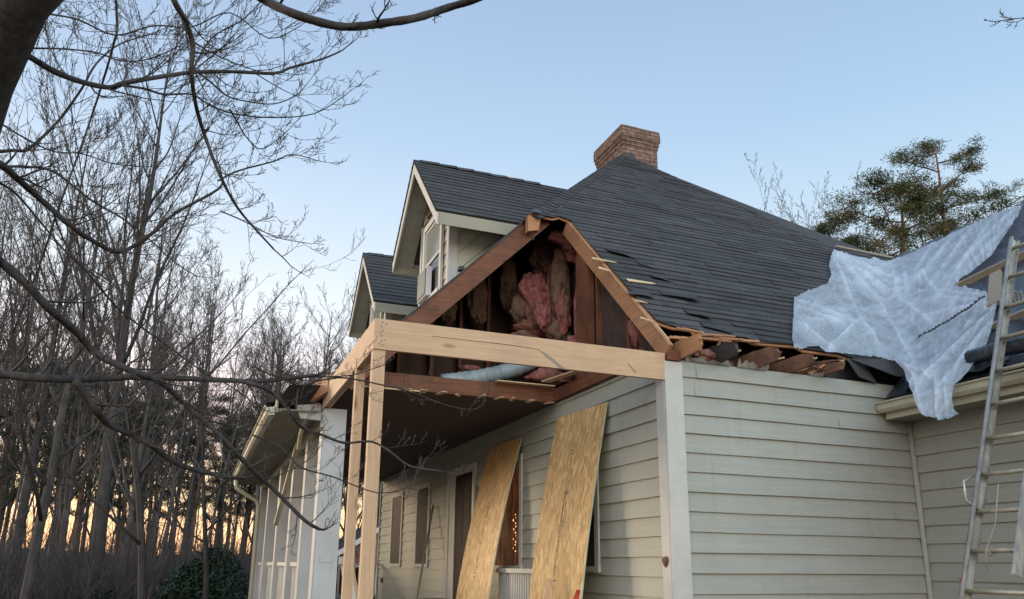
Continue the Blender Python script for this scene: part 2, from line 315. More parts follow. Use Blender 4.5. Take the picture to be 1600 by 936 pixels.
def clip(poly, a, b, c):   # keep a*u+b*v>=c
    out = []
    for i in range(len(poly)):
        p, q = poly[i], poly[(i+1) % len(poly)]; dp = a*p[0]+b*p[1]-c; dq = a*q[0]+b*q[1]-c
        if dp >= 0: out.append(p)
        if (dp >= 0) != (dq >= 0):
            t = dp/(dp-dq); out.append((p[0]+(q[0]-p[0])*t, p[1]+(q[1]-p[1])*t))
    return out
def laps(mb, poly, Or, U, V, Nn, sp, v0, lip, tab=None, mi=0, seed=1, jit=0, tv=.05, wav=0):
    rr = random.Random(seed); Or, U, V, Nn = Vector(Or), Vector(U), Vector(V), Vector(Nn)
    vmin = min(p[1] for p in poly); vmax = max(p[1] for p in poly); k = math.floor((vmin-v0)/sp); umin = min(p[0] for p in poly); umax = max(p[0] for p in poly)
    while v0+k*sp < vmax:
        a, b = v0+k*sp, v0+(k+1)*sp; k += 1
        st0 = clip(clip(poly, 0, 1, a), 0, -1, -b)
        if len(st0) < 3: continue
        cuts = [umin-1]; 
        if tab:
            x = umin-rr.random()*tab[1]
            while x < umax: x += rr.uniform(*tab); cuts.append(x)
        cuts.append(umax+1)
        for i in range(len(cuts)-1):
            if cuts[i+1] <= cuts[i]: continue
            st = clip(clip(st0, 1, 0, cuts[i]), -1, 0, -cuts[i+1])
            if len(st) < 3: continue
            l2 = lip*(1+rr.uniform(-jit, jit)); tn = 1+rr.uniform(-tv, tv)
            def P(u, v, off=None):
                fo = l2*(1-(v-a)/sp)+.001 if off is None else off
                wv = wav*noise.noise(Vector((u*1.1, a*9.0, seed))) if wav else 0
                fade = max(0, 1-(v-a)/sp)
                return Or + U*u + V*(v+wv*fade) + Nn*fo
            st2 = st
            if wav:   # split the lower edge so that it can wander
                st2 = []
                for j in range(len(st)):
                    p, q = st[j], st[(j+1) % len(st)]; st2.append(p)
                    if abs(p[1]-a) < 1e-6 and abs(q[1]-a) < 1e-6:
                        nn = int(abs(q[0]-p[0])/.4)
                        for h in range(1, nn): st2.append((p[0]+(q[0]-p[0])*h/nn, a))
            mb.poly([P(*p) for p in st2], mi=mi, tint=tn)
            low = sorted([p[0] for p in st2 if abs(p[1]-a) < 1e-6])
            for h in range(len(low)-1): mb.poly([P(low[h], a), P(low[h], a, 0), P(low[h+1], a, 0), P(low[h+1], a)], mi=mi, tint=tn)
def lumpy(c, rad, seed, amp=.35, sub=3, freq=3.0):
    import bmesh
    bm = bmesh.new(); bmesh.ops.create_icosphere(bm, subdivisions=sub, radius=1)
    mb = MB(); off = Vector((seed*3.1, seed*1.7, 0)); vs = []
    for v in bm.verts:
        n_ = noise.fractal(v.co*freq*.35+off, 1.0, 2.1, 5); q = v.co*(1+amp*.8*max(-.8, min(.8, n_))+.13*(1-2*abs(noise.fractal(v.co*freq*1.5+off, .7, 2.1, 5)))); vs.append((c[0]+q.x*rad[0], c[1]+q.y*rad[1], c[2]+q.z*rad[2]))
    mb.add(vs, [[x.index for x in f.verts] for f in bm.faces]); bm.free(); return mb

# ---------------------------------------------------------------- ground
def gz(x, y):
    t = min(1, max(0, (y-17)/14)); t = t*t*(3-2*t); return -1.1*t + .12*noise.noise(Vector((x*.15, y*.15, 0)))*min(1, abs(y)/20)
g = MB(); xs = [-900, -300, -120, -60, -35, -25, -18, -12, -8, -5, -2, 1, 4, 8, 12, 16, 22, 30, 42, 60, 90, 140, 300, 900]; ys = [-300, -60, -20, -8, 0, 5, 10, 14, 17, 20, 23, 26, 29, 32, 36, 42, 50, 60, 80, 110, 160, 300, 600, 1200]
vs = [(x, y, gz(x, y) if abs(x) < 100 and y < 100 else -1.1) for y in ys for x in xs]
g.add(vs, [(j*len(xs)+i, j*len(xs)+i+1, (j+1)*len(xs)+i+1, (j+1)*len(xs)+i) for j in range(len(ys)-1) for i in range(len(xs)-1)])
tag(g.build('ground', M['litter'], smooth=True), kind='structure')
g = MB(); g.add([(.4, 36, -1.02), (14, 36, -1.02), (17, 75, -1.02), (2.5, 75, -1.02)], [(0, 1, 2, 3)]); tag(g.build('lawn', M['grass']), kind='structure')

# ================================================================ HOUSE
CX, CY = 4.5, 6.989       # front wall plane x, end wall plane y
WX = 7.93                 # wing wall plane x
ZT = 3.77                 # wall top
house = empty('house', (8, 12, 0), 'sage grey lap sided house with its porch roof corner torn open and new lumber', 'house')
def part(mb, name, mats, parent=house, label=None, smooth=False, kind=None):
    o = mb.build(name, mats, parent, smooth)
    if label: o['label'] = label
    if kind: o['kind'] = kind
    return o
SP = .205
# walls
mb = MB(); laps(mb, [(4.70, .35), (WX, .35), (WX, ZT), (4.70, ZT)], (0, CY, 0), (1, 0, 0), (0, 0, 1), (0, -1, 0), SP, 3.182-20*SP, .024, tab=(2.0, 3.4), jit=.22, tv=.02, seed=3, wav=.006)
mb.box(4.6, WX, CY+.01, CY+.12, -.2, ZT-.004)
part(mb, 'wall', M['siding'], label='lap sided end wall')
mb = MB(); laps(mb, [(CY+.15, .35), (20.9, .35), (20.9, ZT+.03), (CY+.15, ZT+.03)], (CX, 0, 0), (0, 1, 0), (0, 0, 1), (-1, 0, 0), SP, 3.345-20*SP, .022, tab=(2.0, 3.6), jit=.22, tv=.02, seed=5, wav=.004)
mb.box(CX+.01, CX+.12, CY+.12, 20.9, -.2, ZT+.02); part(mb, 'wall', M['siding_front'], label='lap sided front wall under the porch')
mb = MB(); laps(mb, [(1.5, -.2), (CY, -.2), (CY, 3.5), (1.5, 3.5)], (WX, 0, 0), (0, 1, 0), (0, 0, 1), (-1, 0, 0), SP, 3.115-20*SP, .022, tab=(2.0, 3.4), jit=.22, tv=.02, seed=8, wav=.004)
mb.box(WX+.01, WX+.12, 1.5, CY+.1, -.2, 3.5); part(mb, 'wall', M['siding'], label='lap sided wall of the projecting wing')
mb = MB(); mb.box(4.6, 13.2, 20.9, 21.0, -.3, 3.8); mb.poly([(1.4, 20.9, 3.75), (13.6, 20.9, 3.75), (7.5, 20.9, 9.85)], (0, .1, 0)); mb.box(13.1, 13.2, 10, 20.9, -.3, 3.8); mb.box(WX, 15.5, 1.4, 1.5, -.2, 3.5); mb.poly([(7.6, 1.4, 3.52), (15.8, 1.4, 3.52), (11.7, 1.4, 7.1)], (0, .1, 0)); mb.box(15.4, 15.5, 1.5, 10.2, -.2, 3.5); mb.box(13.2, 15.5, 10.1, 10.2, -.2, 3.5)
part(mb, 'wall', M['siding'], label='rear and gable walls')
# foundation and porch floor
mb = MB(); mb.box(1.25, 4.45, 7.0, 20.8, -.3, .72); part(mb, 'porch_floor', M['concrete'])
# corner boards
mb = MB(); mb.box(4.475, 4.695, CY-.030, CY-.003, -.1, 3.74); mb.box(4.470, 4.497, CY-.002, CY+.155, -.1, 3.56)
part(mb, 'corner_board', M['trim'])
mb = MB(); mb.tube([(WX-.035, CY-.035, -.1), (WX-.035, CY-.035, 1.2), (WX-.04, CY-.04, 2.0), (WX-.035, CY-.035, 3.4)], .033, 8); part(mb, 'corner_bead', M['siding'], smooth=True)
mb = MB(); mb.box(4.455, 4.60, 20.87, 20.93, .3, 3.7); part(mb, 'corner_board', M['trim'])
mb = lumpy((4.462, CY+.085, 1.66), (.018, .045, .05), 4, .5, 2); part(mb, 'wood_rot', M['cy'])
# roof planes
s2 = math.sqrt(.5)
def endz(y): return y-2.98
K = math.sqrt(2)
# end slope: local u = x, v = distance up slope from y=6.9
def e_uv(x, y): return (x, (y-6.9)*K)
bot = [(4.56, 7.22), (4.75, 7.16), (5.05, 7.17), (5.1, 7.11), (5.7, 7.13), (5.75, 7.08), (6.4, 7.12), (6.45, 7.06), (7.0, 7.06), (7.2, 6.98), (7.93, 7.0)]
poly_e = [(4.0, 9.36), (4.25, 9.33), (4.4, 9.42), (4.53, 9.33)] + [(4.53, 9.0), (4.54, 8.4), (4.55, 7.8)] + bot + [(11.7, 10.23), (10.16, 10.24), (7.5, 12.9)]
PE = [e_uv(*p) for p in poly_e]
mb = MB(); laps(mb, PE, (0, 6.9, endz(6.9)+.03), (1, 0, 0), (0, s2, s2), (0, -s2, s2), .148, 0, .012, tab=(.35, .9), jit=.6, tv=.22, seed=11, wav=.016)
part(mb, 'roof', M['shingle'], label='dark shingled end slope of the roof')
mb = MB(); mb.poly([(x, y, endz(y)) for x, y in poly_e], (0, .012, -.012)); part(mb, 'roof_deck', M['ox'])
# front slope, z = x + 2.42
poly_f = [(9.56, 1.35), (21, 1.35), (21, 7.5), (12.9, 7.5), (9.56, 4.16)]
PF = [(y, (x-1.35)*K) for y, x in poly_f]
mb = MB(); laps(mb, PF, (1.35, 0, 3.80), (0, 1, 0), (s2, 0, s2), (-s2, 0, s2), .148, 0, .014, tab=(.9, 1.8), jit=.3, tv=.12, seed=12)
laps(mb, [(10.4, 0), (20.9, 0), (20.9, .72), (10.4, .72)], (.66, 0, 3.60), (0, 1, 0), (.96, 0, .25), (-.25, 0, .96), .148, 0, .012, tab=(.9, 1.8), seed=13)
part(mb, 'roof', M['shingle'], label='dark shingled front slope with dormers')
mb = MB(); mb.poly([(x, y, x+2.42) for y, x in poly_f], (.012, 0, -.012)); part(mb, 'roof_deck', M['ry'])
# back slope and wing
mb = MB(); mb.poly([(7.5, 12.9, 9.92), (7.5, 21, 9.92), (13.7, 21, 3.72), (13.7, 10.24, 3.72), (11.7, 10.24, 7.25), (10.16, 10.24, 7.26)], (0, 0, -.03)); mb.poly([(11.7, 10.24, 7.22), (16.2, 10.24, 3.35), (16.2, 1.4, 3.35), (11.7, 1.4, 7.22)], (0, 0, -.03))
part(mb, 'roof', M['shingle'], label='rear slopes of the roof')
# wing front slope under black plastic (wrinkled)
mb = MB(); nx_, ny_ = 60, 110; vs = []
for j in range(ny_+1):
    for i in range(nx_+1):
        x = 7.42+(11.7-7.42)*i/nx_; yt = min(.86*x+.17, 10.2); y = 1.4+(yt-1.4)*j/ny_
        rdg = 1-abs(noise.noise(Vector((x*1.3+y*1.1, y*3.0-x*2.2, 5)))*2); h = .05*rdg*rdg*rdg + .02*noise.noise(Vector((x*4, y*4, 0)))
        vs.append((x-.5*h, y, .86*x-2.81+h))
mb.add(vs, [(j*(nx_+1)+i, j*(nx_+1)+i+1, (j+1)*(nx_+1)+i+1, (j+1)*(nx_+1)+i) for j in range(ny_) for i in range(nx_)])
part(mb, 'roof', M['black'], label='wing roof slope wrapped in wrinkled black plastic', smooth=True)
mb = MB(); mb.poly([(7.5, 1.4, 3.58), (11.7, 1.4, 7.19), (11.7, 10.2, 7.19), (7.93, 6.95, 3.95), (7.5, 6.9, 3.58)], (.02, 0, -.03)); part(mb, 'roof_deck', M['black'])
mb = MB(); mb.tube([(7.50+.03*math.sin(y*3), y, 3.78+.015*math.sin(y*5)) for y in [5.72-.35*k for k in range(12)]], .085, 10); part(mb, 'rolled_plastic', M['black'], smooth=True)
# hip and ridge caps
def caps(mb, p0, p1, nl, nr, wd=.16, step=.15, lift=.02, seed=1, thick=.014):
    rr = random.Random(seed); p0, p1 = Vector(p0), Vector(p1); d = (p1-p0); L = d.length; d.normalize(); n = int(L/step); nl, nr = Vector(nl), Vector(nr)
    a = (nl.cross(d)); a = a.normalized(); b = (nr.cross(d)).normalized()
    if a.z > 0: a = -a
    if b.z > 0: b = -b
    upn = (nl+nr).normalized()
    for k in range(n):
        q0 = p0+d*(k*step-.02)+upn*(lift+thick+rr.uniform(0, .006)); q1 = p0+d*((k+1)*step+.02)+upn*lift; tn = 1+rr.uniform(-.15, .15)
        for e in (a, b): mb.add([q0, q0+e*wd, q1+e*wd, q1], [(0, 1, 2, 3)], tint=tn)
        mb.add([q0, q0+a*wd, q0+a*wd-upn*.02, q0-upn*.02, q0+b*wd, q0+b*wd-upn*.02], [(0, 1, 2, 3), (0, 4, 5, 3)], tint=tn*.8)
ne, nf, nb = (0, -s2, s2), (-s2, 0, s2), (s2, 0, s2)
mb = MB(); caps(mb, (3.92, 9.32, 6.34), (7.5, 12.9, 9.92), ne, nf, .17, .15, .028, 1); caps(mb, (10.16, 10.24, 7.26), (7.5, 12.9, 9.92), ne, nb, .13, .15, .02, 2); caps(mb, (7.5, 12.9, 9.92), (7.5, 20.9, 9.92), nf, nb, .15, .3, .02, 3)
part(mb, 'ridge_cap', M['shingle'])
mb = MB(); mb.beam((10.3, 10.20, 7.28), (11.65, 10.20, 7.27), .03, .035); part(mb, 'ridge_board', M['gray_wood'])
# torn rafter framing of the opening
mb = MB()
for a_, b_, in (((4.52, 6.95, 3.83), (4.52, 9.45, 6.33)),): mb.beam(a_, b_, .05, .20, (0, -1, 1))
part(mb, 'rafter', M['oy'], label='orange rafter on the right edge of the opening')
mb = MB(); mb.beam((4.53, 6.98, 3.985), (4.53, 9.42, 6.43), .07, .016, (0, -1, 1)); part(mb, 'deck_edge', M['splinter'])
mb = MB(); mb.beam((1.5, 9.5, 3.76), (4.18, 9.5, 6.44), .05, .26, (-1, 0, 1)); part(mb, 'rafter', M['rx'], label='dark red rafter on the left edge of the opening')
mb = MB(); mb.beam((1.35, 9.515, 3.80), (4.05, 9.515, 6.50), .11, .022, (-1, 0, 1)); mb.box(2.93, 3.0, 9.46, 9.56, 5.45, 5.50)
part(mb, 'deck_edge', M['shingle'])
mb = MB(); mb.poly([(3.86, 9.30, 6.10), (4.02, 9.30, 6.14), (4.06, 9.30, 6.36), (3.95, 9.30, 6.42), (3.86, 9.30, 6.33)], (0, .10, 0)); part(mb, 'broken_rafter_end', M['oy'])
mb = MB(); mb.poly([(3.88, 9.24, 6.37), (4.0, 9.2, 6.36), (4.08, 9.3, 6.42), (3.98, 9.34, 6.47)], (0, .01, .012)); part(mb, 'torn_felt', M['black'])
# splinters of sheathing along the right edge
mb = MB()
for (px, py, L, ang, wd) in ((935, 404, .30, .05, .045), (945, 419, .12, .3, .06), (990, 438, .36, -.03, .07), (1003, 470, .10, .2, .03), (1010, 497, .14, .4, .03)):
    p = on(px-10, py, (0, -1, 1), -2.98+.05); d = Vector((math.cos(ang), -math.sin(ang)*s2, -math.sin(ang)*s2)); q = p+d*L; n = Vector((0, -s2, s2)); sd_ = d.cross(n)*wd/2
    mb = MB(); mb.poly([p-sd_, q-sd_*.4, q+d*.05, q+sd_*.6, p+sd_], n*.012); part(mb, 'sheathing_splinter', M['splinter'])
# lifted shingle flaps near the tear
mb = MB()
for (px, py, L, h) in ((950, 395, .42, .03), (1000, 415, .35, .018), (1020, 435, .25, .02), (1035, 462, .5, .015), (1075, 492, .3, .018), (1100, 512, .35, .015), (985, 462, .3, .02)):
    p = on(px, py, (0, -1, 1), -2.98+.045); n = Vector((0, -s2, s2)); v_ = Vector((0, s2, s2)); u_ = Vector((1, R_.uniform(-.12, .12), R_.uniform(-.12, .12)))
    mb = MB(); mb.poly([p+n*h, p+u_*L*.5+n*h*1.2-v_*.02, p+u_*L+n*.01-v_*.04, p+u_*L+v_*.12, p+v_*.13], n*.006, tint=.8); part(mb, 'lifted_shingle', M['shingle'])
# splintered wood at the eave corner
mb = MB(); rr = random.Random(4)
for k in range(16):
    x = 4.55+.95*rr.random(); y = 7.02+.1*rr.random(); L = rr.uniform(.12, .38); a_ = rr.uniform(-.25, .35)
    p = Vector((x, y, endz(y)+rr.uniform(-.02, .07))); d = Vector((math.cos(a_), -.15*rr.random(), -.25*math.sin(a_)-.04)); mb.beam(p, p+d*L, rr.uniform(.02, .05), .012, (0, -1, 1))
part(mb, 'broken_sheathing', [M['ox']])
mb = MB(); mb.box(4.50, 4.66, CY-.05, CY+.06, 3.75, 3.86); part(mb, 'post_cap_block', M['rx'])
M['burnt'] = mat('blackened_joist_wood', rough=.8, fn=wood_fn((.022, .02, .022), (.075, .058, .05), (.02, .015, .015), 1, 1.4))
for px, mt, h, yb, y0 in ((1098, 'oy', .20, 7.35, 6.60), (1154, 'burnt', .21, 7.6, 6.63), (1219, 'cy', .20, 7.6, 6.60), (1273, 'cy', .18, 7.6, 6.62), (1316, 'cy', .17, 7.6, 6.66)):
    x = on(px, 552, (0, 1, 0), y0).x; z0 = 3.775; mb = MB(); r2 = random.Random(px); n = 7; top = []
    for i in range(n+1):   # splintered end, uneven top
        y = y0+(yb-y0)*i/n; top.append((x-.04, y, z0+h+r2.uniform(-.012, .012)-.06*max(0, 1-i*.9)*(px != 1098)))
    face = [(x-.04, y0+.02, z0+.02), (x-.04, y0-.015, z0+.08), (x-.04, y0+.012, z0+h*.7)] + top + [(x-.04, yb, z0), (x-.04, 7.0, z0+.005)]
    mb.poly(face, (.045, r2.uniform(-.02, .02), 0))
    part(mb, 'joist_end', M[mt])
    for q in range(3):
        yy = y0-.01+r2.uniform(0, .05); zz = z0+r2.uniform(.03, h-.02); mb = MB(); mb.beam((x-.02, yy+.1, zz), (x-.02+r2.uniform(-.03, .03), yy-r2.uniform(.02, .09), zz+r2.uniform(-.02, .02)), .008, .018); part(mb, 'splinter', M['splinter' if q == 0 else mt])
mb = MB(); mb.poly([(4.40, 6.70, 3.86), (4.50, 6.70, 4.0), (5.5, 6.96, 4.10), (5.4, 6.99, 3.92)], (0, .02, 0)) if False else mb.beam((4.56, 7.05, 4.02), (5.6, 7.10, 4.13), .10, .02); part(mb, 'broken_sheathing', M['ox'])
mb = MB(); mb.box(4.7, 7.9, 7.45, 7.47, 3.78, 4.4); part(mb, 'attic_partition_or_dark_fill', M['dark'])  # near-black panel added to stand for the shade behind the joist ends
for (x0, x1, h, sd_) in ((4.74, 5.35, .05, 1), (5.42, 5.84, .09, 2), (6.45, 6.62, .05, 3)):
    mb = MB(); r2 = random.Random(sd_); n = 9; top = [(x0+(x1-x0)*i/n, CY-.05-.03*r2.random(), 3.775+h*r2.uniform(.15, 1)) for i in range(n+1)]; low = [(x0+(x1-x0)*i/n, CY-.03, 3.765) for i in range(n+1)]
    mb.add(top+low, [(i, i+1, n+2+i, n+1+i) for i in range(n)]); part(mb, 'torn_house_wrap', M['wrap'])
mb = lumpy((5.02, 6.97, 3.86), (.12, .05, .06), 9, .5, 4, 6); part(mb, 'insulation', M['pink'], smooth=True)
rr = random.Random(44)
for k in range(9):
    x = 5.2+1.6*rr.random(); p = Vector((x, 7.0+.12*rr.random(), 3.80+.22*rr.random())); d = Vector((rr.uniform(-.9, .9), -.5, rr.uniform(-.5, .6))).normalized(); L = rr.uniform(.12, .3)
    mb = MB(); sd_ = d.cross(Vector((0, -1, .6))).normalized()*rr.uniform(.015, .035); mb.poly([p-sd_, p+d*L*.8-sd_*.6, p+d*L, p+d*L*.7+sd_*.9, p+sd_], (0, -.008, .004)); part(mb, 'splinter', M[('cy', 'burnt', 'oy')[k % 3]])
# felt flaps hanging near the valley
mb = MB(); mb.poly([(7.05, 6.93, 4.02), (7.45, 6.90, 4.05), (7.9, 6.85, 4.12), (7.95, 6.80, 3.86), (7.6, 6.80, 3.83), (7.35, 6.82, 3.90)], (0, .01, .006)); mb.poly([(6.98, 6.93, 4.03), (7.12, 6.90, 3.80), (7.45, 6.95, 3.76), (7.3, 6.98, 4.02)], (0, .01, 0)); mb.box(6.9, 8.0, 7.2, 7.25, 3.7, 4.3)
part(mb, 'torn_felt', M['shingle'])
# ceiling plane / attic interior
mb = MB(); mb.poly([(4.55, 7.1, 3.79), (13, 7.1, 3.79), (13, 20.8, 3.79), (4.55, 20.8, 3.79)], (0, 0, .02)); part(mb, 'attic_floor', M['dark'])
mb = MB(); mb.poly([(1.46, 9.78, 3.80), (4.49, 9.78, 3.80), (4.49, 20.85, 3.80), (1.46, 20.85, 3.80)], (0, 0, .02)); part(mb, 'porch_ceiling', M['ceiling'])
mb = MB(); mb.box(1.5, 4.46, 9.72, 9.765, 3.79, 4.0); part(mb, 'joist', M['rx'], label='red joist across the end of the porch ceiling')
mb = MB(); mb.box(4.42, 4.465, 7.35, 9.71, 3.805, 3.97); part(mb, 'rim_board', M['ry'])
mb = MB(); mb.box(3.55, 4.40, 9.60, 9.70, 4.00, 4.012); mb.beam((4.2, 9.5, 4.02), (4.40, 8.7, 4.04), .12, .012); part(mb, 'broken_lath', M['splinter'])
rr = random.Random(6)
for k in range(9):
    x = 2.3+k*.25+rr.uniform(-.06, .06); mb = MB(); mb.beam((x, 9.80, 3.782), (x-.05+rr.uniform(-.1, .1), 9.62-rr.random()*.18, 3.770-rr.random()*.03), rr.uniform(.03, .10), .008); part(mb, 'broken_lath', M['splinter'])
mb = MB(); mb.box(1.6, 2.6, 9.70, 9.73, 3.775, 3.789); part(mb, 'broken_lath', M['splinter'])
# attic partitions
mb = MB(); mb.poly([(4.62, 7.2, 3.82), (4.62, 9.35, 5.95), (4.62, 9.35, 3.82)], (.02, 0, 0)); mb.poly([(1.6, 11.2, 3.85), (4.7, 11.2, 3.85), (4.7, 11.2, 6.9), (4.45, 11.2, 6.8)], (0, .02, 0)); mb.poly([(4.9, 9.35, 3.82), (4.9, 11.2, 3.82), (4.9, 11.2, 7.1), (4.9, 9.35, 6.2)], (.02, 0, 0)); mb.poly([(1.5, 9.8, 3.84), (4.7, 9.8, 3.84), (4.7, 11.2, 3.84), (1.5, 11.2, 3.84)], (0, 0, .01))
part(mb, 'attic_partition_or_dark_fill', M['attic'])
for (y0, y1, x, zt) in ((9.12, 9.20, 4.55, 6.02), (8.62, 8.66, 4.56, 5.5), (7.86, 7.90, 4.57, 4.75)):
    mb = MB(); mb.poly([(x, y0, 3.83), (x, y1, 3.83), (x, y1, zt), (x, y0, zt-.08)], (.09, 0, 0)); part(mb, 'stud', M['rz'])
mb = MB(); mb.box(4.50, 4.60, 8.78, 9.12, 3.83, 5.75); part(mb, 'stud', M['rz'])
for x in (2.5, 3.0, 3.45, 3.9, 4.3): 
    mb = MB(); mb.box(x, x+.05, 11.05, 11.16, 3.86, x+2.2); part(mb, 'stud', M['rz'])
for (px, py, y, rx, ry, rz, sd_, mt) in ((836, 470, 10.2, .24, .12, .36, 1, 'pink'), (812, 485, 10.25, .13, .1, .2, 2, 'paper'), (862, 470, 10.15, .10, .10, .42, 3, 'pink'), (835, 515, 10.2, .30, .12, .14, 4, 'pink'), (876, 455, 10.0, .14, .1, .55, 5, 'paper'), (872, 520, 9.95, .19, .1, .2, 6, 'paper'), (893, 385, 9.75, .12, .12, .2, 7, 'pink'), (908, 405, 9.6, .07, .08, .14, 13, 'pink'), (880, 372, 9.8, .2, .1, .1, 14, 'pink'), (903, 500, 9.3, .05, .06, .45, 8, 'pink'), (994, 512, 7.75, .07, .05, .26, 9, 'pink'), (900, 535, 9.4, .12, .1, .1, 10, 'pink'), (845, 440, 10.5, .16, .1, .5, 31, 'paper'), (820, 535, 10.1, .25, .1, .14, 32, 'paper'), (855, 400, 10.4, .22, .1, .28, 33, 'paper'), (795, 440, 10.8, .12, .08, .42, 34, 'paper'), (880, 490, 9.9, .1, .1, .3, 35, 'pink'), (848, 495, 9.9, .12, .1, .2, 36, 'pink'), (912, 470, 9.0, .04, .05, .5, 37, 'pink'), (745, 470, 10.9, .14, .08, .4, 15, 'paper'), (700, 485, 10.9, .12, .08, .2, 16, 'paper')):
    c = on(px, py, (0, 1, 0), y); mb = lumpy(c, (rx, ry, rz), sd_, .55, 4, 4.0); part(mb, 'insulation', M[mt], smooth=True)
c = on(862, 592, (0, 1, 0), 9.95); mb = lumpy(c, (.30, .2, .12), 21, .5, 4, 5); part(mb, 'insulation', M['pink'], smooth=True)
c = on(735, 578, (0, 1, 0), 10.4); mb = lumpy(c, (.16, .1, .06), 22, .5, 3, 5); part(mb, 'insulation', M['pink'], smooth=True)
mb = MB(); pts = [on(px, py, (0, 1, 0), 10.05) for px, py in ((690, 598), (715, 595), (745, 591), (775, 585), (805, 577), (830, 566), (850, 552))]
fine = []
for i in range(len(pts)-1):
    for t in range(8): fine.append(pts[i].lerp(pts[i+1], t/8))
mb.tube(fine, [.115+.008*((i % 3) == 0) for i in range(len(fine))], 14); part(mb, 'flexible_duct', M['duct'], smooth=True)
# new beams and posts
mb = MB(); mb.box(1.345, 4.485, 6.960, 7.000, 3.529, 3.823); part(mb, 'beam', M['nx'], label='fresh pine beam across the porch end')
mb = MB()
for (x, z) in ((1.42, 3.79), (1.41, 3.75), (1.425, 3.71), (1.415, 3.66), (1.42, 3.61), (1.43, 3.57), (1.455, 3.78), (1.45, 3.62), (1.40, 3.58), (1.405, 3.69)): mb = MB(); mb.box(x-.005, x+.005, 6.956, 6.9595, z-.005, z+.005); part(mb, 'nail_head', M['metal_dark'])
for pts in (((3.00, 3.70), (3.10, 3.665), (3.30, 3.535), (3.24, 3.532)), ((4.02, 3.665), (4.035, 3.66), (4.13, 3.575), (4.11, 3.57))):
    mb = MB(); mb.poly([(x, 6.957, z) for x, z in pts], (0, .002, 0)); part(mb, 'wane_mark', M['gray_wood'])
mb = MB(); mb.poly([(1.9, 6.957, 3.71), (2.7, 6.957, 3.712), (3.02, 6.957, 3.70), (3.02, 6.957, 3.704), (2.7, 6.957, 3.717), (1.9, 6.957, 3.714)], (0, .002, 0)); part(mb, 'crack', M['cy'])
mb = MB(); mb.box(1.347, 1.387, 7.002, 10.2, 3.529, 3.823); mb.box(1.395, 1.43, 7.002, 10.1, 3.529, 3.823); part(mb, 'beam', M['ny'], label='fresh pine beam along the porch front')
mb = MB(); mb.box(1.35, 1.465, 6.975, 7.065, -.1, 3.527); part(mb, 'post', M['nz'], label='fresh pine post at the porch corner')
mb = MB(); mb.box(1.348, 1.438, 7.80, 7.89, -.1, 3.527); part(mb, 'post', M['nz'], label='second fresh pine post behind the corner post')
mb = MB(); mb.beam((1.15, 10.6, 3.72), (1.36, 9.7, 3.78), .06, .22); mb.box(1.39, 1.45, 8.6, 10.3, 3.60, 3.76); part(mb, 'old_header', M['oy'])
# porch columns, header, railing
for i, (y, x0, x1) in enumerate(((10.0, 1.36, 1.64), (11.75, 1.40, 1.66), (13.4, 1.40, 1.66), (15.6, 1.40, 1.66), (17.9, 1.38, 1.64), (20.3, 1.38, 1.64))):
    mb = MB(); mb.box(x0, x1, y, y+.26, .72, 3.52)
    if i == 0: mb.box(x0+.075, x0+.20, y-.006, y-.001, .72, 1.62); mb.box(x0+.055, x0+.21, y-.012, y-.002, 1.62, 1.70)
    mb.box(x0-.012, x0-.001, y+.01, y+.25, .75, 3.5); part(mb, 'porch_column', M['column'])
mb = MB(); mb.box(1.37, 1.44, 10.28, 20.8, 3.36, 3.53); part(mb, 'porch_header', M['gutter'])
mb = MB(); mb.box(1.445, 1.60, 10.28, 20.8, 3.40, 3.56); part(mb, 'porch_header', M['soffit'])
for (y0, y1) in ((12.1, 13.3), (13.75, 15.5), (15.95, 17.8), (18.2, 20.2)):
    mb = MB(); mb.box(1.44, 1.56, y0, y1, 1.56, 1.62); y = y0+.05
    while y < y1: mb.box(1.475, 1.525, y, y+.045, .8, 1.56); y += .12
    part(mb, 'porch_railing', M['trim'])
mb = MB(); mb.box(1.65, 4.45, 20.45, 20.53, 1.56, 1.62); x = 1.7
while x < 4.4: mb.box(x, x+.04, 20.47, 20.51, .8, 1.56); x += .13
part(mb, 'porch_railing', M['trim'])
# soffit and gutter on the front eave
mb = MB(); rr = random.Random(3); y = 10.25
while y < 20.8: mb.box(.80, 1.365, y, y+.085, 3.50+rr.uniform(0, .004), 3.52); y += .095
part(mb, 'soffit', M['soffit'])
mb = MB(); mb.box(.775, .797, 10.15, 20.9, 3.44, 3.62); mb.box(.80, .86, 10.25, 20.9, 3.478, 3.499); part(mb, 'fascia', M['soffit'])
def gutter(mb, path, out, r=.1):
    out = Vector(out); prof = [(0, .11), (0, 0), (.07, -.005), (.10, .03), (.105, .085), (.13, .10), (.13, .112), (.118, .112), (.10, .09)]
    for i in range(len(path)-1):
        p, q = Vector(path[i]), Vector(path[i+1])
        for k in range(len(prof)-1):
            a = out*prof[k][0]+Vector((0, 0, prof[k][1])); b = out*prof[k+1][0]+Vector((0, 0, prof[k+1][1])); mb.add([p+a, p+b, q+b, q+a], [(0, 1, 2, 3)])
    for p in (path[0], path[-1]):
        p = Vector(p); mb.add([p+out*a+Vector((0, 0, b)) for a, b in prof], [tuple(range(len(prof)))])
mb = MB(); gutter(mb, [(.77, 10.25, 3.43), (.77, 14, 3.46), (.77, 19.4, 3.47)], (-1, 0, 0)); part(mb, 'gutter', M['gutter'], label='cream gutter on the porch eave')
mb = MB(); mb.tube([(.72, 19.2, 3.45), (.74, 19.2, 3.28), (.95, 19.25, 3.14), (1.2, 19.3, 3.02), (1.27, 19.3, 2.9), (1.27, 19.3, -.9)], .05, 8); part(mb, 'downspout', M['gutter'], smooth=True)
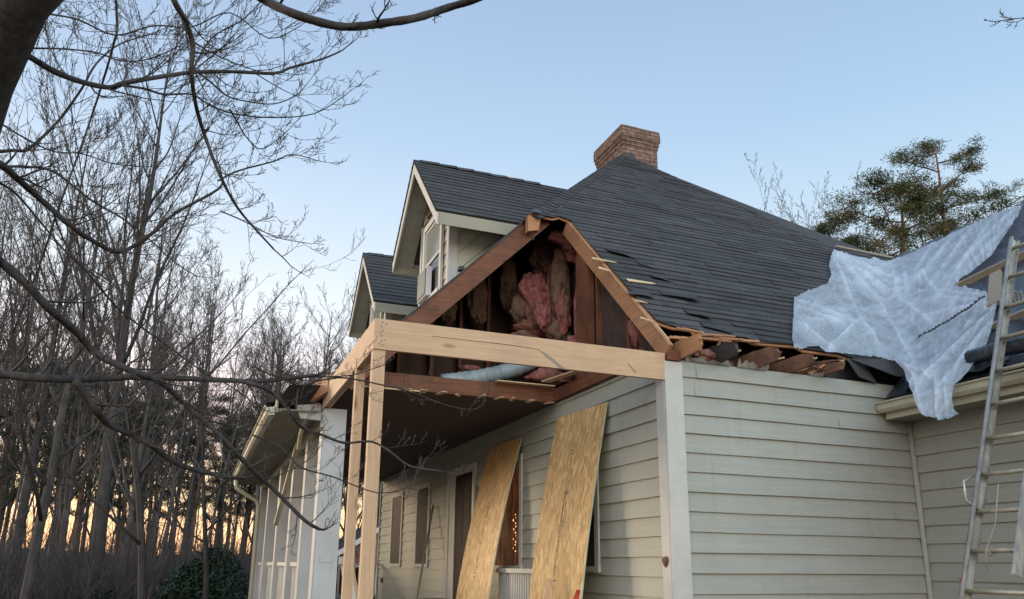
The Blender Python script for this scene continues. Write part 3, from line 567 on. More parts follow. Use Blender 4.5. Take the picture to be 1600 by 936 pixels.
mb = MB(); mb.beam((1.30, 12.2, 3.40), (1.25, 14.3, 2.25), .07, .05); mb.tube([(1.2, 10.6, 3.5), (1.18, 10.9, 3.3), (1.2, 11.2, 3.15)], .03, 6); part(mb, 'dangling_downspout', M['gutter'])
mb = MB(); mb.poly([(1.10, 10.3, 3.42), (1.36, 10.25, 3.40), (1.34, 10.25, 3.62), (1.22, 10.3, 3.66), (1.02, 10.3, 3.60)], (0, .06, 0)); part(mb, 'broken_trim', M['trim'])
mb = MB(); mb.poly([(.78, 10.1, 3.60), (.9, 10.0, 3.78), (1.35, 9.9, 3.80), (1.35, 10.3, 3.62), (.8, 10.3, 3.56)], (0, .3, 0)); mb.box(1.0, 1.02, 10.05, 10.1, 3.5, 3.75); part(mb, 'torn_eave', M['shingle'])
# wing gutter
mb = MB(); gutter(mb, [(7.50, 6.95, 3.40), (7.50, 1.3, 3.40)], (-1, 0, 0)); mb.box(7.505, 7.53, 1.3, 6.93, 3.32, 3.55); part(mb, 'gutter', M['gutter'], label='cream gutter on the wing eave')
mb = MB(); mb.box(7.53, 7.925, 1.5, 6.93, 3.32, 3.34); part(mb, 'soffit', M['soffit'])
# chimney
mb = MB(); mb.box(7.85, 8.72, 13.5, 14.72, 8.5, 10.60); mb.box(7.832, 8.738, 13.482, 14.738, 10.60, 10.69); mb.box(7.812, 8.758, 13.462, 14.758, 10.69, 10.78); mb.box(7.792, 8.778, 13.442, 14.778, 10.78, 10.95); mb.box(7.80, 8.77, 13.45, 14.77, 10.95, 11.04)
ch = part(mb, 'chimney', M['brick']); mb = MB(); mb.poly([(7.45, 13.35, 9.86), (7.95, 13.40, 10.35), (8.05, 13.42, 10.36), (8.35, 13.42, 9.9), (8.3, 13.2, 9.3)], (0, .06, 0)); part(mb, 'flashing', M['shingle'], ch)
# dormers
def dormer(dy):
    d = part(MB_dw(dy), 'dormer', M['siding_front'])
    xr = 2.70; py, pz = 11.35+dy, 8.0; ny, nz = 9.84+dy, 6.45; fy, fz = 12.62+dy, 6.70
    # near slope
    def SL(side, yy, zz):
        L = math.hypot(yy-py, zz-pz); V = Vector((0, py-yy, pz-zz)).normalized(); Nn = Vector((0, -1, 1)).normalized() if side < 0 else Vector((0, 1, 1)).normalized()
        xe = zz-2.42; xp = pz-2.42; return V, Nn, L, [(xr-.02, 0), (xe+.05, 0), (xp+.1, L), (xr-.02, L)]
    for side, yy, zz in ((-1, ny, nz), (1, fy, fz)):
        V, Nn, L, pl = SL(side, yy, zz); mb = MB()
        laps(mb, pl, (0, yy, zz), (1, 0, 0), V, Nn, .15, 0, .014, tab=(.5, 1.1), jit=.3, tv=.14, seed=31+side, wav=.006)
        mb.poly([Vector((0, yy, zz))+Vector((u, 0, 0))+V*v-Nn*.012 for u, v in pl], -Nn*.02); part(mb, 'roof', M['shingle'], d)
    mb = MB(); caps(mb, (4.9, py, pz+.01), (xr, py, pz+.01), (0, -s2, s2), (0, s2, s2), .12, .3, .012, 5)
    part(mb, 'ridge_cap', M['shingle'], d)
    # barge boards, eave fascia, sloped soffit
    for side, yy, zz in ((-1, ny, nz), (1, fy, fz)):
        mb = MB(); y_ = py; mb.poly([(xr-.005, py, pz-.04), (xr-.005, yy, zz-.04), (xr-.005, yy+(.0), zz-.22), (xr-.005, py, pz-.24)], (.025, 0, 0)); part(mb, 'barge_board', M['trim'], d)
        mb = MB(); mb.box(xr+.022, zz-2.42+.15, min(yy, yy+side*.02), max(yy, yy+side*.02), zz-.22, zz-.035); part(mb, 'fascia', M['soffit'], d)
        nb_ = 7; mb = MB()
        for k in range(nb_):
            a, b = k/nb_, (k+.96)/nb_
            pa = Vector((xr+.02, yy+(py-yy)*a, zz+(pz-zz)*a-.1)); pb = Vector((xr+.02, yy+(py-yy)*b, zz+(pz-zz)*b-.1)); mb.poly([pa, pb, pb+Vector((.33, 0, 0)), pa+Vector((.33, 0, 0))], (0, 0, .02))
        part(mb, 'soffit', M['siding'], d)
    # corner boards
    mb = MB(); mb.box(3.025, 3.16, 10.33+dy, 10.349+dy, 5.3, 6.62); mb.box(3.022, 3.046, 10.351+dy, 10.44+dy, 5.3, 6.62); part(mb, 'corner_board', M['column'], d)
    mb = MB(); mb.box(3.022, 3.046, 11.92+dy, 12.0+dy, 5.3, 7.1); part(mb, 'corner_board', M['trim'], d)
    # window
    y0, y1, z0, z1 = 10.72+dy, 11.62+dy, 5.62, 6.86; mb = MB()
    mb.box(2.99, 3.03, y0-.09, y0, z0-.08, z1+.1); mb.box(2.99, 3.03, y1, y1+.09, z0-.08, z1+.1); mb.box(2.985, 3.03, y0, y1, z1, z1+.1); mb.box(2.97, 3.03, y0-.02, y1+.02, z0-.09, z0)
    ym = z0+(z1-z0)*.5
    mb.box(3.005, 3.028, y0, y1, ym-.025, ym+.025); mb.box(3.008, 3.028, y0, y0+.045, z0, z1); mb.box(3.008, 3.028, y1-.045, y1, z0, z1); mb.box(3.008, 3.028, y0+.045, y1-.045, z1-.045, z1)
    mb.box(3.018, 3.03, y0+.045, y1-.045, ym+.025, z1-.045, 1); mb.box(3.02, 3.03, y0+.045, y1-.045, z0, ym-.025, 2)
    part(mb, 'window', [M['trim'], M['pale_glass'], M['glass']], d)
    mb = MB(); mb.box(2.99, 3.03, 11.15+dy, 11.55+dy, 7.10, 7.12)
    for k in range(6): mb.beam((3.0, 11.15+dy, 7.14+k*.05), (3.0, 11.55+dy, 7.14+k*.05), .02, .05, (-1, 0, .6))
    part(mb, 'vent', M['cy'], d)
    return d
def MB_dw(dy):
    mb = MB(); laps(mb, [(10.35+dy, 5.3), (12.0+dy, 5.3), (12.0+dy, 7.0), (11.35+dy, 7.9), (10.35+dy, 6.9)], (3.05, 0, 0), (0, 1, 0), (0, 0, 1), (-1, 0, 0), .2, 5.3, .016, tv=.03, seed=41)
    # cheek walls: boards parallel to the roof slope; frame u along slope, v up from it
    for yy, n in ((10.35+dy, (0, -1, 0)), (12.0+dy, (0, 1, 0))):
        k = s2; pts = [(3.05, 5.3), (3.05, 6.85), (4.6, 6.85)]
        pl = [((x-3.05)*k+(z-5.3)*k, -(x-3.05)*k+(z-5.3)*k) for x, z in pts]
        laps(mb, pl, (3.05, yy, 5.3), (k, 0, k), (-k, 0, k), n, .2, .06, .016, tv=.03, seed=43)
    mb.poly([(3.06, 10.36+dy, 5.3), (3.06, 11.99+dy, 5.3), (3.06, 11.99+dy, 7.3), (3.06, 11.35+dy, 7.85), (3.06, 10.36+dy, 6.9)], (.05, 0, 0)); return mb
dormer(0); dormer(4.25)
# windows of the front wall
def window(y0, y1, z0, z1, panes=('screen',), rail=None, label=None, lw=.09):
    mb = MB(); x = CX
    mb.box(x-.045, x-.019, y0-lw, y0, z0-.0, z1+lw); mb.box(x-.045, x-.019, y1, y1+lw, z0-.0, z1+lw); mb.box(x-.044, x-.019, y0, y1, z1, z1+lw); mb.box(x-.055, x-.019, y0-lw-.01, y1+lw+.01, z0-.07, z0)
    mb.box(x-.030, x-.0185, y0, y1, z0, z1, 1)
    if rail: mb.box(x-.036, x-.030, y0, y1, rail-.012, rail+.012, 1)
    return part(mb, 'window', [M['trim'], M[panes[0]]], label=label)
window(16.16, 17.05, 1.62, 3.2, rail=2.35); window(18.5, 19.45, 1.62, 3.2, rail=2.35)
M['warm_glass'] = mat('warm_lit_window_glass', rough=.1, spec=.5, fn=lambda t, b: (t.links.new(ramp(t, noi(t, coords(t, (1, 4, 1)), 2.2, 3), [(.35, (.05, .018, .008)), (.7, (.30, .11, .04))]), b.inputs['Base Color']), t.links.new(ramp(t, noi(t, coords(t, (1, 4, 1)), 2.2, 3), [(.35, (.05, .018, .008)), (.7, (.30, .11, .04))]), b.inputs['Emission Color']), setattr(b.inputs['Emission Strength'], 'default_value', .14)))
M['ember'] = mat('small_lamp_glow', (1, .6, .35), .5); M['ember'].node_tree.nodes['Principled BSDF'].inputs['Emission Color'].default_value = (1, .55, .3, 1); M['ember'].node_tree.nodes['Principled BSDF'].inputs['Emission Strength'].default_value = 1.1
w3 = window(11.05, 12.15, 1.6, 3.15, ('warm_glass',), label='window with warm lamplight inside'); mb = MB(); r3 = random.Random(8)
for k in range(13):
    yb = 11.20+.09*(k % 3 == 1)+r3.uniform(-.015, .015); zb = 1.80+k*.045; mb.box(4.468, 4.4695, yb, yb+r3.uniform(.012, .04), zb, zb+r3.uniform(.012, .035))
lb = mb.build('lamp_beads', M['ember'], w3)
window(8.62, 9.6, 1.6, 3.15, ('glass',), lw=.10)
# front door with sidelight, frame proud of the wall
mb = MB(); mb.box(CX-.07, CX-.019, 14.60, 14.74, .72, 3.36); mb.box(CX-.07, CX-.019, 13.10, 13.2, .72, 3.36); mb.box(CX-.07, CX-.019, 13.2, 14.6, 3.22, 3.36); mb.box(CX-.05, CX-.019, 14.25, 14.60, .72, 3.22)
df = part(mb, 'door_frame', M['trim'])
mb = MB(); mb.box(CX-.04, CX-.0185, 13.2, 14.25, .72, 3.22); 
for (a, b) in ((.95, 1.75), (1.95, 3.0)): mb.box(CX-.046, CX-.04, 13.38, 13.68, a, b); mb.box(CX-.046, CX-.04, 13.8, 14.1, a, b)
dm = mat('dark_brown_door', rough=.65, spec=.15, fn=wood_fn((.018, .009, .007), (.04, .018, .013), (.03, .02, .02), 2)); part(mb, 'door', dm)
mb = MB(); mb.box(CX-.03, CX-.018, 20.25, 20.5, 1.15, 1.27); part(mb, 'outlet_cover', M['metal_dark'])
# wing window trim behind the ladder
mb = MB(); mb.box(WX-.05, WX-.02, 5.02, 5.16, .5, 3.28); mb.box(WX-.038, WX-.02, 4.94, 5.02, .5, 3.28); mb.box(WX-.05, WX-.02, 3.9, 4.94, 3.16, 3.28); mb.box(WX-.03, WX-.0205, 3.9, 4.94, .8, 3.16, 1); part(mb, 'window', [M['trim'], M['glass']])

# ================================================================ THINGS ON AND ROUND THE HOUSE
# air conditioner in the dormer window
ac = empty('window_air_conditioner', (2.85, 11.2, 5.62), 'white boxy air conditioner jutting from the near dormer window', 'air conditioner')
mb = MB(); mb.box(2.905, 2.99, 11.10, 11.60, 5.62, 6.10); part(mb, 'case', M['white'], ac)
mb = MB(); rr = random.Random(2)
for k in range(9): mb.box(2.887, 2.893, 11.14+k*.05, 11.155+k*.05, 5.66, 6.06)
mb.box(2.8945, 2.903, 11.12, 11.58, 5.64, 6.08, 1); part(mb, 'grille', [M['trim'], M['metal_dark']], ac)
# boards leaning on the front wall
def osb(TL, TR, BR, BL, label, seed, bw):
    TL, TR, BR, BL = map(Vector, (TL, TR, BR, BL)); n = (TR-TL).cross(BL-TL).normalized()
    if n.x > 0: n = -n
    o = empty('strand_board_sheet', ((BL+BR)/2), label, 'sheathing board', 'strand board sheets leaning on the front wall')
    nn = 10; vs = []; fs = []; rows = 14
    mb = MB()
    for j in range(rows+1):
        t = j/rows; bow = bw*math.sin(math.pi*t)
        a = BL.lerp(TL, t)+n*bow; b = BR.lerp(TR, t)+n*bow; vs += [a, b, b-n*.014, a-n*.014]
    for j in range(rows):
        q = j*4; mb_f = [(q, q+1, q+5, q+4), (q+2, q+3, q+7, q+6)]; fs += mb_f
    mb.add(vs, fs, 0); o2 = len(mb.v)-len(vs)
    for j in range(rows):
        q = j*4
        for f in ((q+1, q+2, q+6, q+5), (q+3, q, q+4, q+7)): mb.f.append([o2+i for i in f]); mb.m.append(1); mb.t.append(1.0); mb.uv.append(None)
    e = rows*4
    for f in ((e, e+1, e+2, e+3), (0, 3, 2, 1)): mb.f.append([o2+i for i in f]); mb.m.append(1); mb.t.append(1.0); mb.uv.append(None)
    part(mb, 'panel', [M['osb'], M['osb_edge']], o)
    # stamped print: an unreadable column of ink marks between two corner ticks
    rr = random.Random(seed); mb = MB()
    def P(u, v):
        t = v; p = BL.lerp(TL, t).lerp(BR.lerp(TR, t), u); return p+n*(bw*math.sin(math.pi*t)+.003)
    def stroke(u0, v0, u1, v1, wd):
        p, q = P(u0, v0), P(u1, v1); d = (q-p).normalized(); s_ = d.cross(n)*wd/2; mb.poly([p-s_, q-s_, q+s_, p+s_])
    ut = .48; v = .80
    stroke(ut-.03, .815, ut+.04, .813, .009); stroke(ut-.03, .62, ut+.04, .618, .012); stroke(ut-.03, .24, ut+.03, .243, .012)
    while v > .255:
        if rr.random() < .87:
            for lane in (0, .045):
                if lane and (v < .42 and v > .3 or rr.random() < .25): continue
                u = ut-.012+lane; h = .007
                for s_ in range(rr.choice((2, 3, 3))): stroke(u+rr.uniform(-.012, .012), v+rr.uniform(-h, h)/2, u+rr.uniform(-.014, .014), v+rr.uniform(-h, h), rr.uniform(.006, .011))
        v -= .0105
    part(mb, 'ink_stamp', M['ink'], o); return o
osb((4.45, 9.66, 3.56), (4.45, 8.21, 3.525), (4.02, 8.24, .75), (4.02, 9.76, .75), 'wide strand board sheet nearest the house corner, with a wood offcut against its foot', 5, .03)
osb((4.45, 12.32, 3.54), (4.45, 10.95, 3.48), (3.96, 11.12, .75), (3.86, 12.35, .75), 'narrower looking strand board sheet beside the brown front door', 9, .05)
mb = MB(); mb.beam((3.78, 8.75, .74), (3.96, 8.80, 1.45), .07, .035, (-1, 0, .2)); tag(mb.build('wood_offcut', M['nz']), 'short wood offcut leaning on the foot of the wide strand board', 'wood offcut')
mb = MB(); mb.tube([(3.85, 8.12, .74), (3.95, 8.14, 1.2), (4.01, 8.16, 1.34)], [.035, .035, .024], 8); o = mb.build('shovel_handle', M['red'], smooth=True); tag(o, 'bright red tool handle standing against the right edge of the wide strand board', 'tool')
b = empty('bucket', (4.15, 7.75, .72), 'white bucket lid and rim just showing below the bare siding by the corner', 'bucket')
mb = MB(); mb.tube([(4.15, 7.75, .72), (4.15, 7.75, 1.16)], [.13, .15], 20); part(mb, 'body', M['white'], b, smooth=False)
mb = MB(); mb.tube([(4.15, 7.75, 1.161), (4.15, 7.75, 1.19)], [.16, .16], 20); mb.tube([(4.15, 7.75, 1.191), (4.15, 7.75, 1.21)], [.15, .11], 20); part(mb, 'lid', M['white'], b)
# loose railing panel between the boards
rp = empty('railing_panel', (4.3, 10.4, .72), 'loose section of white balusters standing between the two strand boards', 'railing')
mb = MB(); mb.box(4.2, 4.33, 9.75, 11.3, 1.50, 1.56); part(mb, 'top_rail', M['trim'], rp)
mb = MB(); y = 9.8
while y < 11.25: mb.box(4.235, 4.275, y, y+.04, .8, 1.50); y += .085
part(mb, 'balusters', M['trim'], rp); mb = MB(); mb.box(4.2, 4.32, 9.75, 11.3, .74, .80); part(mb, 'bottom_rail', M['trim'], rp)
mb = MB(); mb.tube([(4.42, 15.62, 2.78), (3.98, 15.0, .95), (3.93, 14.93, .74)], .02, 6); tag(mb.build('broom_pole', M['gray_wood'], smooth=True), 'thin dark pole leaning on the front wall beside the screened window', 'pole')
bx = MB(); bx.box(3.9, 4.3, 14.0, 14.5, .73, .98); bx.box(3.88, 4.32, 13.98, 14.52, .98, 1.01, 1); tag(bx.build('wooden_box', [M['cy'], M['gray_wood']]), 'small brown wooden box on the porch floor below the screened window', 'box')
mb = MB(); mb.beam((1.95, 10.2, .73), (1.78, 10.3, 1.68), .13, .03, (0, 1, 0)); mb.box(1.70, 1.86, 10.22, 10.28, 1.6, 1.69); tag(mb.build('leaning_trim_board', M['trim']), 'short dirty white trim board leaning against the nearest white porch column', 'trim board')
mb = MB(); mb.beam((2.08, 10.35, .73), (1.88, 10.45, 1.55), .09, .03, (0, 1, 0)); tag(mb.build('leaning_lumber', M['nz']), 'short tan board leaning beside the white trim board at the porch column', 'lumber')

# battens holding the roof plastic
def wingp(px, py, off=.04): return on(px, py, (-.86, 0, 1), -2.81+off)
mb = MB(); mb.beam(wingp(1496, 449, .07), wingp(1612, 393, .07), .05, .11, (-.65, 0, .76)); tag(mb.build('roof_batten', M['gray_wood']), 'upper grey batten holding down black plastic on the wing roof beside the ladder top', 'batten', 'battens on the wing roof')
mb = MB(); mb.beam(wingp(1535, 517, .07), wingp(1620, 480, .07), .05, .07, (-.65, 0, .76)); tag(mb.build('roof_batten', M['gray_wood']), 'lower grey batten on the wing roof passing behind the ladder rail', 'batten', 'battens on the wing roof')
mb = MB(); p = wingp(1553, 476, .12); q = wingp(1556, 427, .12); mb.beam(p, q, .14, .05, (-.65, 0, .76)); tag(mb.build('wood_block', M['gray_wood']), 'short brown wood block pinning the edge of the clear sheeting on the wing roof', 'wood block')

# clear plastic sheeting draped over the valley
out = [(1303, 393), (1340, 403), (1390, 409), (1420, 397), (1450, 384), (1485, 367), (1520, 350), (1560, 333), (1598, 320), (1590, 340), (1570, 370), (1548, 402), (1520, 425), (1498, 440), (1497, 449), (1520, 452), (1545, 458), (1557, 462), (1557, 478), (1551, 510), (1543, 535), (1530, 560), (1510, 585), (1490, 605), (1487, 622), (1490, 640), (1500, 648), (1482, 655), (1466, 658), (1452, 652), (1441, 653), (1432, 638), (1424, 615), (1417, 598), (1412, 580), (1398, 566), (1370, 559), (1330, 554), (1300, 552), (1290, 553), (1280, 543), (1262, 543), (1252, 547), (1241, 544), (1238, 530), (1239, 500), (1241, 466), (1262, 455), (1293, 443), (1299, 430), (1295, 415), (1298, 402)]
def inside(x, y):
    c = False; n = len(out); j = n-1
    for i in range(n):
        if (out[i][1] > y) != (out[j][1] > y) and x < (out[j][0]-out[i][0])*(y-out[i][1])/(out[j][1]-out[i][1])+out[i][0]: c = not c
        j = i
    return c
def near(x, y):
    best = None
    for i in range(len(out)):
        a, b_ = out[i], out[(i+1) % len(out)]; dx, dy = b_[0]-a[0], b_[1]-a[1]; t = max(0, min(1, ((x-a[0])*dx+(y-a[1])*dy)/(dx*dx+dy*dy))); q = (a[0]+t*dx, a[1]+t*dy); d = math.hypot(q[0]-x, q[1]-y)
        if best is None or d < best[0]: best = (d, q)
    return best
creases = [((1300, 398), (1330, 470), .10), ((1303, 396), (1372, 470), .09), ((1306, 396), (1440, 500), .11), ((1320, 402), (1400, 440), .07), ((1372, 470), (1420, 560), .08), ((1345, 500), (1300, 540), .10), ((1345, 500), (1375, 540), .08), ((1242, 468), (1352, 512), .05), ((1250, 480), (1340, 520), .05), ((1262, 500), (1335, 505), .05), ((1242, 500), (1300, 545), .07), ((1555, 470), (1430, 470), .06), ((1555, 465), (1400, 455), .06), ((1556, 475), (1420, 500), .07), ((1556, 480), (1440, 590), .08), ((1550, 500), (1470, 600), .08), ((1440, 650), (1425, 590), .05), ((1462, 655), (1460, 590), .07), ((1478, 650), (1475, 600), .06), ((1405, 570), (1470, 610), .08), ((1400, 560), (1430, 600), .06), ((1392, 412), (1400, 470), .06), ((1580, 330), (1470, 440), .06), ((1550, 340), (1470, 460), .07), ((1520, 352), (1455, 440), .07), ((1490, 365), (1440, 430), .08), ((1455, 382), (1425, 430), .07), ((1590, 335), (1500, 430), .05), ((1420, 445), (1440, 430), .08), ((1440, 430), (1460, 465), .07), ((1385, 415), (1340, 440), .05), ((1410, 420), (1415, 460), .06)]
FOLD = []
def tp(px, py):
    dl = []
    r = ray(px, py)
    for n, d0 in (((0, -1, 1), -2.98+.10), ((-.86, 0, 1), -2.81+.10)):
        n = Vector(n); t = (d0-n.dot(O_))/n.dot(r); dl.append(t if t > 0 else 99)
    n = Vector((-1, 0, 0)); tv = (-7.34-n.dot(O_))/n.dot(r)
    k = 5.0
    # the sheet lies on whichever roof plane is met first and sags softly across the valley
    a, b_ = dl; m_ = min(a, b_); t = m_ - math.exp(-abs(a-b_)*2.2)*.30
    dep = O_+r*t
    if py > 560 and px > 1395:
        s_ = min(1, (py-560)/45); t = t*(1-s_)+min(t, tv)*s_; dep = O_+r*t
    h = 0
    for (p, q, am) in creases:
        dx, dy = q[0]-p[0], q[1]-p[1]; L = math.hypot(dx, dy); u = ((px-p[0])*dx+(py-p[1])*dy)/L/L; dd = ((px-p[0])*dy-(py-p[1])*dx)/L
        if -.15 < u < 1.15:
            w_ = 1.9+2.4*max(0, u); e = max(0, 1-abs(u-.5)*1.5)+.25; h += am*.55*e*(math.exp(-(abs(dd)/w_)**1.1)+(.35*math.exp(-max(0, dd)/(w_*5)) if dd > 0 else 0))
    for k_, (ax, ay, fr, wt, rg) in enumerate(((1303, 394, 6.5, .045, 130), (1556, 470, 8, .045, 150), (1468, 650, 8, .035, 100), (1592, 322, 11, .04, 200), (1240, 480, 6, .035, 90))):
        dx, dy = px-ax, py-ay; rr_ = math.hypot(dx, dy)+3; an = math.atan2(dy, dx); q = 1-abs(noise.noise(Vector((math.cos(an)*fr, math.sin(an)*fr, k_*7+rr_*.007)))*2.6); h += wt*max(0, q)**7*math.exp(-rr_/rg)*min(1, rr_/25); q = 1-abs(noise.noise(Vector((math.cos(an)*fr*2.6+5, math.sin(an)*fr*2.6, k_*5+rr_*.012)))*2.6); h += wt*.45*max(0, q)**6*math.exp(-rr_/rg/.8)*min(1, rr_/25)
    q = 1-abs(noise.noise(Vector((px*.035+py*.03, py*.016-px*.010, 7)))*2.6); h += .016*max(0, q)**7
    FOLD.append(h)
    return dep + (Vector((-.45, -.6, .65))*h)
st = 2; grid = {}; vs = []; fs = []
x0, y0 = 1230, 312
def gv(i, j):
    if (i, j) in grid: return grid[(i, j)]
    x, y = x0+i*st, y0+j*st
    if not inside(x, y):
        d, q = near(x, y)
        if d > st*1.45: grid[(i, j)] = None; return None
        x, y = q
    vs.append(tp(x, y)); grid[(i, j)] = len(vs)-1; return grid[(i, j)]
for j in range(176):
    for i in range(190):
        if inside(x0+(i+.5)*st, y0+(j+.5)*st):
            q = [gv(i, j), gv(i+1, j), gv(i+1, j+1), gv(i, j+1)]
            if None not in q: fs.append(q)
mb = MB(); mb.add(vs, fs); o = mb.build('plastic_sheeting', M['tarp'], smooth=True); fa = o.data.attributes.new('layers', 'FLOAT', 'POINT'); fa.data.foreach_set('value', [max(0, min(1, .50+h_*8)) for h_ in FOLD]); tag(o, 'wrinkled clear white plastic sheeting draped over the roof valley and hanging past the gutter', 'plastic sheeting')
mb = MB(); p0 = [(1538, 476), (1520, 487), (1505, 495), (1490, 504), (1470, 515), (1455, 524), (1433, 536)]
for k in range(len(p0)-1):
    a, b_ = p0[k], p0[k+1]
    for t in (0, .33, .66):
        xx, yy = a[0]+(b_[0]-a[0])*t, a[1]+(b_[1]-a[1])*t; p = tp(xx, yy)+Vector((-.06, -.06, .03)); q = tp(xx-6, yy+4)+Vector((-.06, -.06, .03)); mb.tube([p, p.lerp(q, .5)+Vector((0, 0, .012)), q], [.008, .018, .006], 5)
part_ = mb.build('black_lashing', M['metal_dark'], o); part_['label'] = 'twisted black strap edge showing through the sheeting'

# ladder leaning on the wing
lad = empty('extension_ladder', (5.9, 4.9, 0), 'long aluminium extension ladder leaning on the wing roof at the right edge', 'ladder')
def lx(z): return 6.386+(z-1.352)*.388
yl, yr = 5.28, 4.62
for yy in (yl, yr):
    mb = MB()
    a, b_ = Vector((lx(0), yy, 0)), Vector((lx(5.02), yy, 5.02)); d = (b_-a).normalized(); n = Vector((-d.z, 0, d.x))
    sg = 1 if yy == yl else -1
    mb.beam(a, b_, .010, .105, n); 
    for e in (-.048, .048): mb.beam(a+n*e-Vector((0, sg*.018, 0)), b_+n*e-Vector((0, sg*.018, 0)), .046, .009, n)
    part(mb, 'rail', M['alu'], lad)
z = .37
while z < 5.0:
    mb = MB(); mb.tube([(lx(z), yl, z), (lx(z), yr, z)], .021, 10); part(mb, 'rung', M['alu_yellow'], lad, smooth=True); z += .349
fly0, fly1 = 1.55, 4.9
mb = MB()
for yy in (5.13, 4.70):
    a, b_ = Vector((lx(fly0)-.12, yy-.0, fly0)), Vector((lx(fly1)-.12, yy, fly1)); d = (b_-a).normalized(); n = Vector((-d.z, 0, d.x))
    if yy < 5: mb.beam(a, b_, .010, .085, n); mb.beam(a+n*.04+Vector((0, .015, 0)), b_+n*.04+Vector((0, .015, 0)), .035, .008, n)
part(mb, 'fly_rail', M['alu'], lad)
mb = MB(); zz = 2.28; mb.tube([(lx(zz)+.02, yl+.03, zz+.18), (lx(zz)-.1, yl+.05, zz+.12), (lx(zz)-.13, yl+.03, zz-.06), (lx(zz)-.02, yl-.03, zz-.16), (lx(zz)+.03, yl-.05, zz-.05)], .014, 8); part(mb, 'rung_lock', M['alu'], lad, smooth=True)
mb = MB(); zz = 1.75; mb.tube([(lx(2.15)-.03, 5.0, 2.35), (lx(2.0)-.03, 5.04, 2.0), (lx(zz)-.03, 5.1, zz), (lx(zz)-.04, 5.1, zz-.16)], .006, 5); mb.tube([(lx(1.75)+.025*math.cos(t), 5.1-.012*t/3, 1.75+.03*math.sin(t)) for t in [i*.6 for i in range(24)]], .006, 5)
mb.tube([(lx(4.75)+.06*math.cos(t), yl-.02*t/3+.05, 4.35+.07*math.sin(t)) for t in [i*.6 for i in range(24)]], .008, 5); part(mb, 'rope', M['rope'], lad, smooth=True)
mb = MB(); a = Vector((lx(1.50), yl+.008, 1.50)); mb.box(a.x-.06, a.x+.05, yl+.006, yl+.012, 1.49, 1.53); part(mb, 'warning_sticker', M['red'], lad)

# ================================================================ VEGETATION
def grow(mb, tw, p, d, L, r, lev, rr, P):
    """one limb with its side shoots; limbs go to mb, fine shoots to tw"""
    n = P['seg'][min(lev, len(P['seg'])-1)]; pts = [p.copy()]; rad = [r]; d = d.normalized(); tip = P['tip']
    for k in range(n):
        j = P['wob'][min(lev, len(P['wob'])-1)]
        d = (d + Vector((rr.uniform(-j, j), rr.uniform(-j, j), rr.uniform(-j, j))) + Vector((0, 0, P['trop'][min(lev, len(P['trop'])-1)]))).normalized()
        p = p + d*(L/n); pts.append(p.copy()); rad.append(max(tip, r*(1-(k+1)/n*P['taper'])))
    last = lev >= P['levels']
    tgt = tw if (lev >= P['twlev']) else mb
    tgt.tube(pts, rad, 5 if lev == 0 else (4 if lev < P['twlev'] else 3), cap=(lev < 2))
    if last: return
    nb = P['nb'][min(lev, len(P['nb'])-1)]; s0 = P['start'][min(lev, len(P['start'])-1)]
    for k in range(nb):
        t = s0+(1-s0)*(k+rr.random())/nb; f = t*n; i = min(n-1, int(f)); q = pts[i].lerp(pts[i+1], f-i); dd = (pts[i+1]-pts[i]).normalized()
        a = dd.orthogonal().normalized(); a.rotate(Matrix.Rotation(rr.random()*6.283, 3, dd)); ang = P['ang'][min(lev, len(P['ang'])-1)]*rr.uniform(.7, 1.3)
        nd_ = dd*math.cos(ang)+a*math.sin(ang); lr = P['lr'][min(lev, len(P['lr'])-1)]
        grow(mb, tw, q, nd_, L*lr*rr.uniform(.6, 1.15)*(1-P['fall']*t), max(tip, rad[i]*P['rr']), lev+1, rr, P)
def tree_meshes(seed, H, r0, P, bark, crown_mat):
    rr = random.Random(seed); a, b_ = MB(), MB(); grow(a, b_, Vector((0, 0, -.3)), Vector((rr.uniform(-.04, .04), rr.uniform(-.04, .04), 1)), H, r0, 0, rr, P)
    return a, b_
def place_tree(proto, x, y, z, rz, sc, label, group, cat='tree', tilt=(0, 0), sz=None):
    r = bpy.data.objects.new(proto['name'], None); C.objects.link(r); r.location = (x, y, z); r.rotation_euler = (tilt[0], tilt[1], rz); r.scale = (sc, sc, sz or sc); r.empty_display_size = .3
    tag(r, label, cat, group)
    for nm, me in proto['parts']:
        o = bpy.data.objects.new(nm, me); C.objects.link(o); o.parent = r
    return r
def as_proto(name, parts):
    out_ = []
    for nm, mb_, m in parts:
        o = mb_.build(nm, m, None, smooth=(nm != 'needles')); me = o.data; bpy.data.objects.remove(o); out_.append((nm, me))
    return {'name': name, 'parts': out_}
PF1 = dict(levels=4, twlev=3, seg=(12, 7, 5, 4, 3), wob=(.03, .14, .2, .25, .3), trop=(.04, .10, .09, .08, .05), taper=.90, tip=.0065, nb=(16, 7, 5, 3), start=(.42, .2, .15, .1), ang=(.55, .55, .6, .6), lr=(.33, .42, .45, .5), rr=.55, fall=.45)
protos = []
for s_ in range(5):
    P = dict(PF1); P['start'] = ((.25, .35, .4, .2, .45)[s_], .2, .15, .1)
    a, b_ = tree_meshes(100+s_, 17+s_*.7, .13+.02*s_, P, None, None); protos.append(as_proto('bare_tree', [('trunk', a, M['bark_far']), ('crown', b_, M['twig'])]))
# slim pole-like trees with few branches
PS = dict(levels=3, twlev=2, seg=(10, 5, 4, 3), wob=(.05, .2, .25, .3), trop=(.02, .05, .05, .04), taper=.8, tip=.0065, nb=(18, 5, 3), start=(.12, .2, .1), ang=(.9, .6, .6), lr=(.2, .45, .5), rr=.35, fall=.4)
for s_ in range(3):
    a, b_ = tree_meshes(200+s_, 13+s_, .075, PS, None, None); protos.append(as_proto('bare_sapling', [('trunk', a, M['bark_far']), ('crown', b_, M['twig'])]))
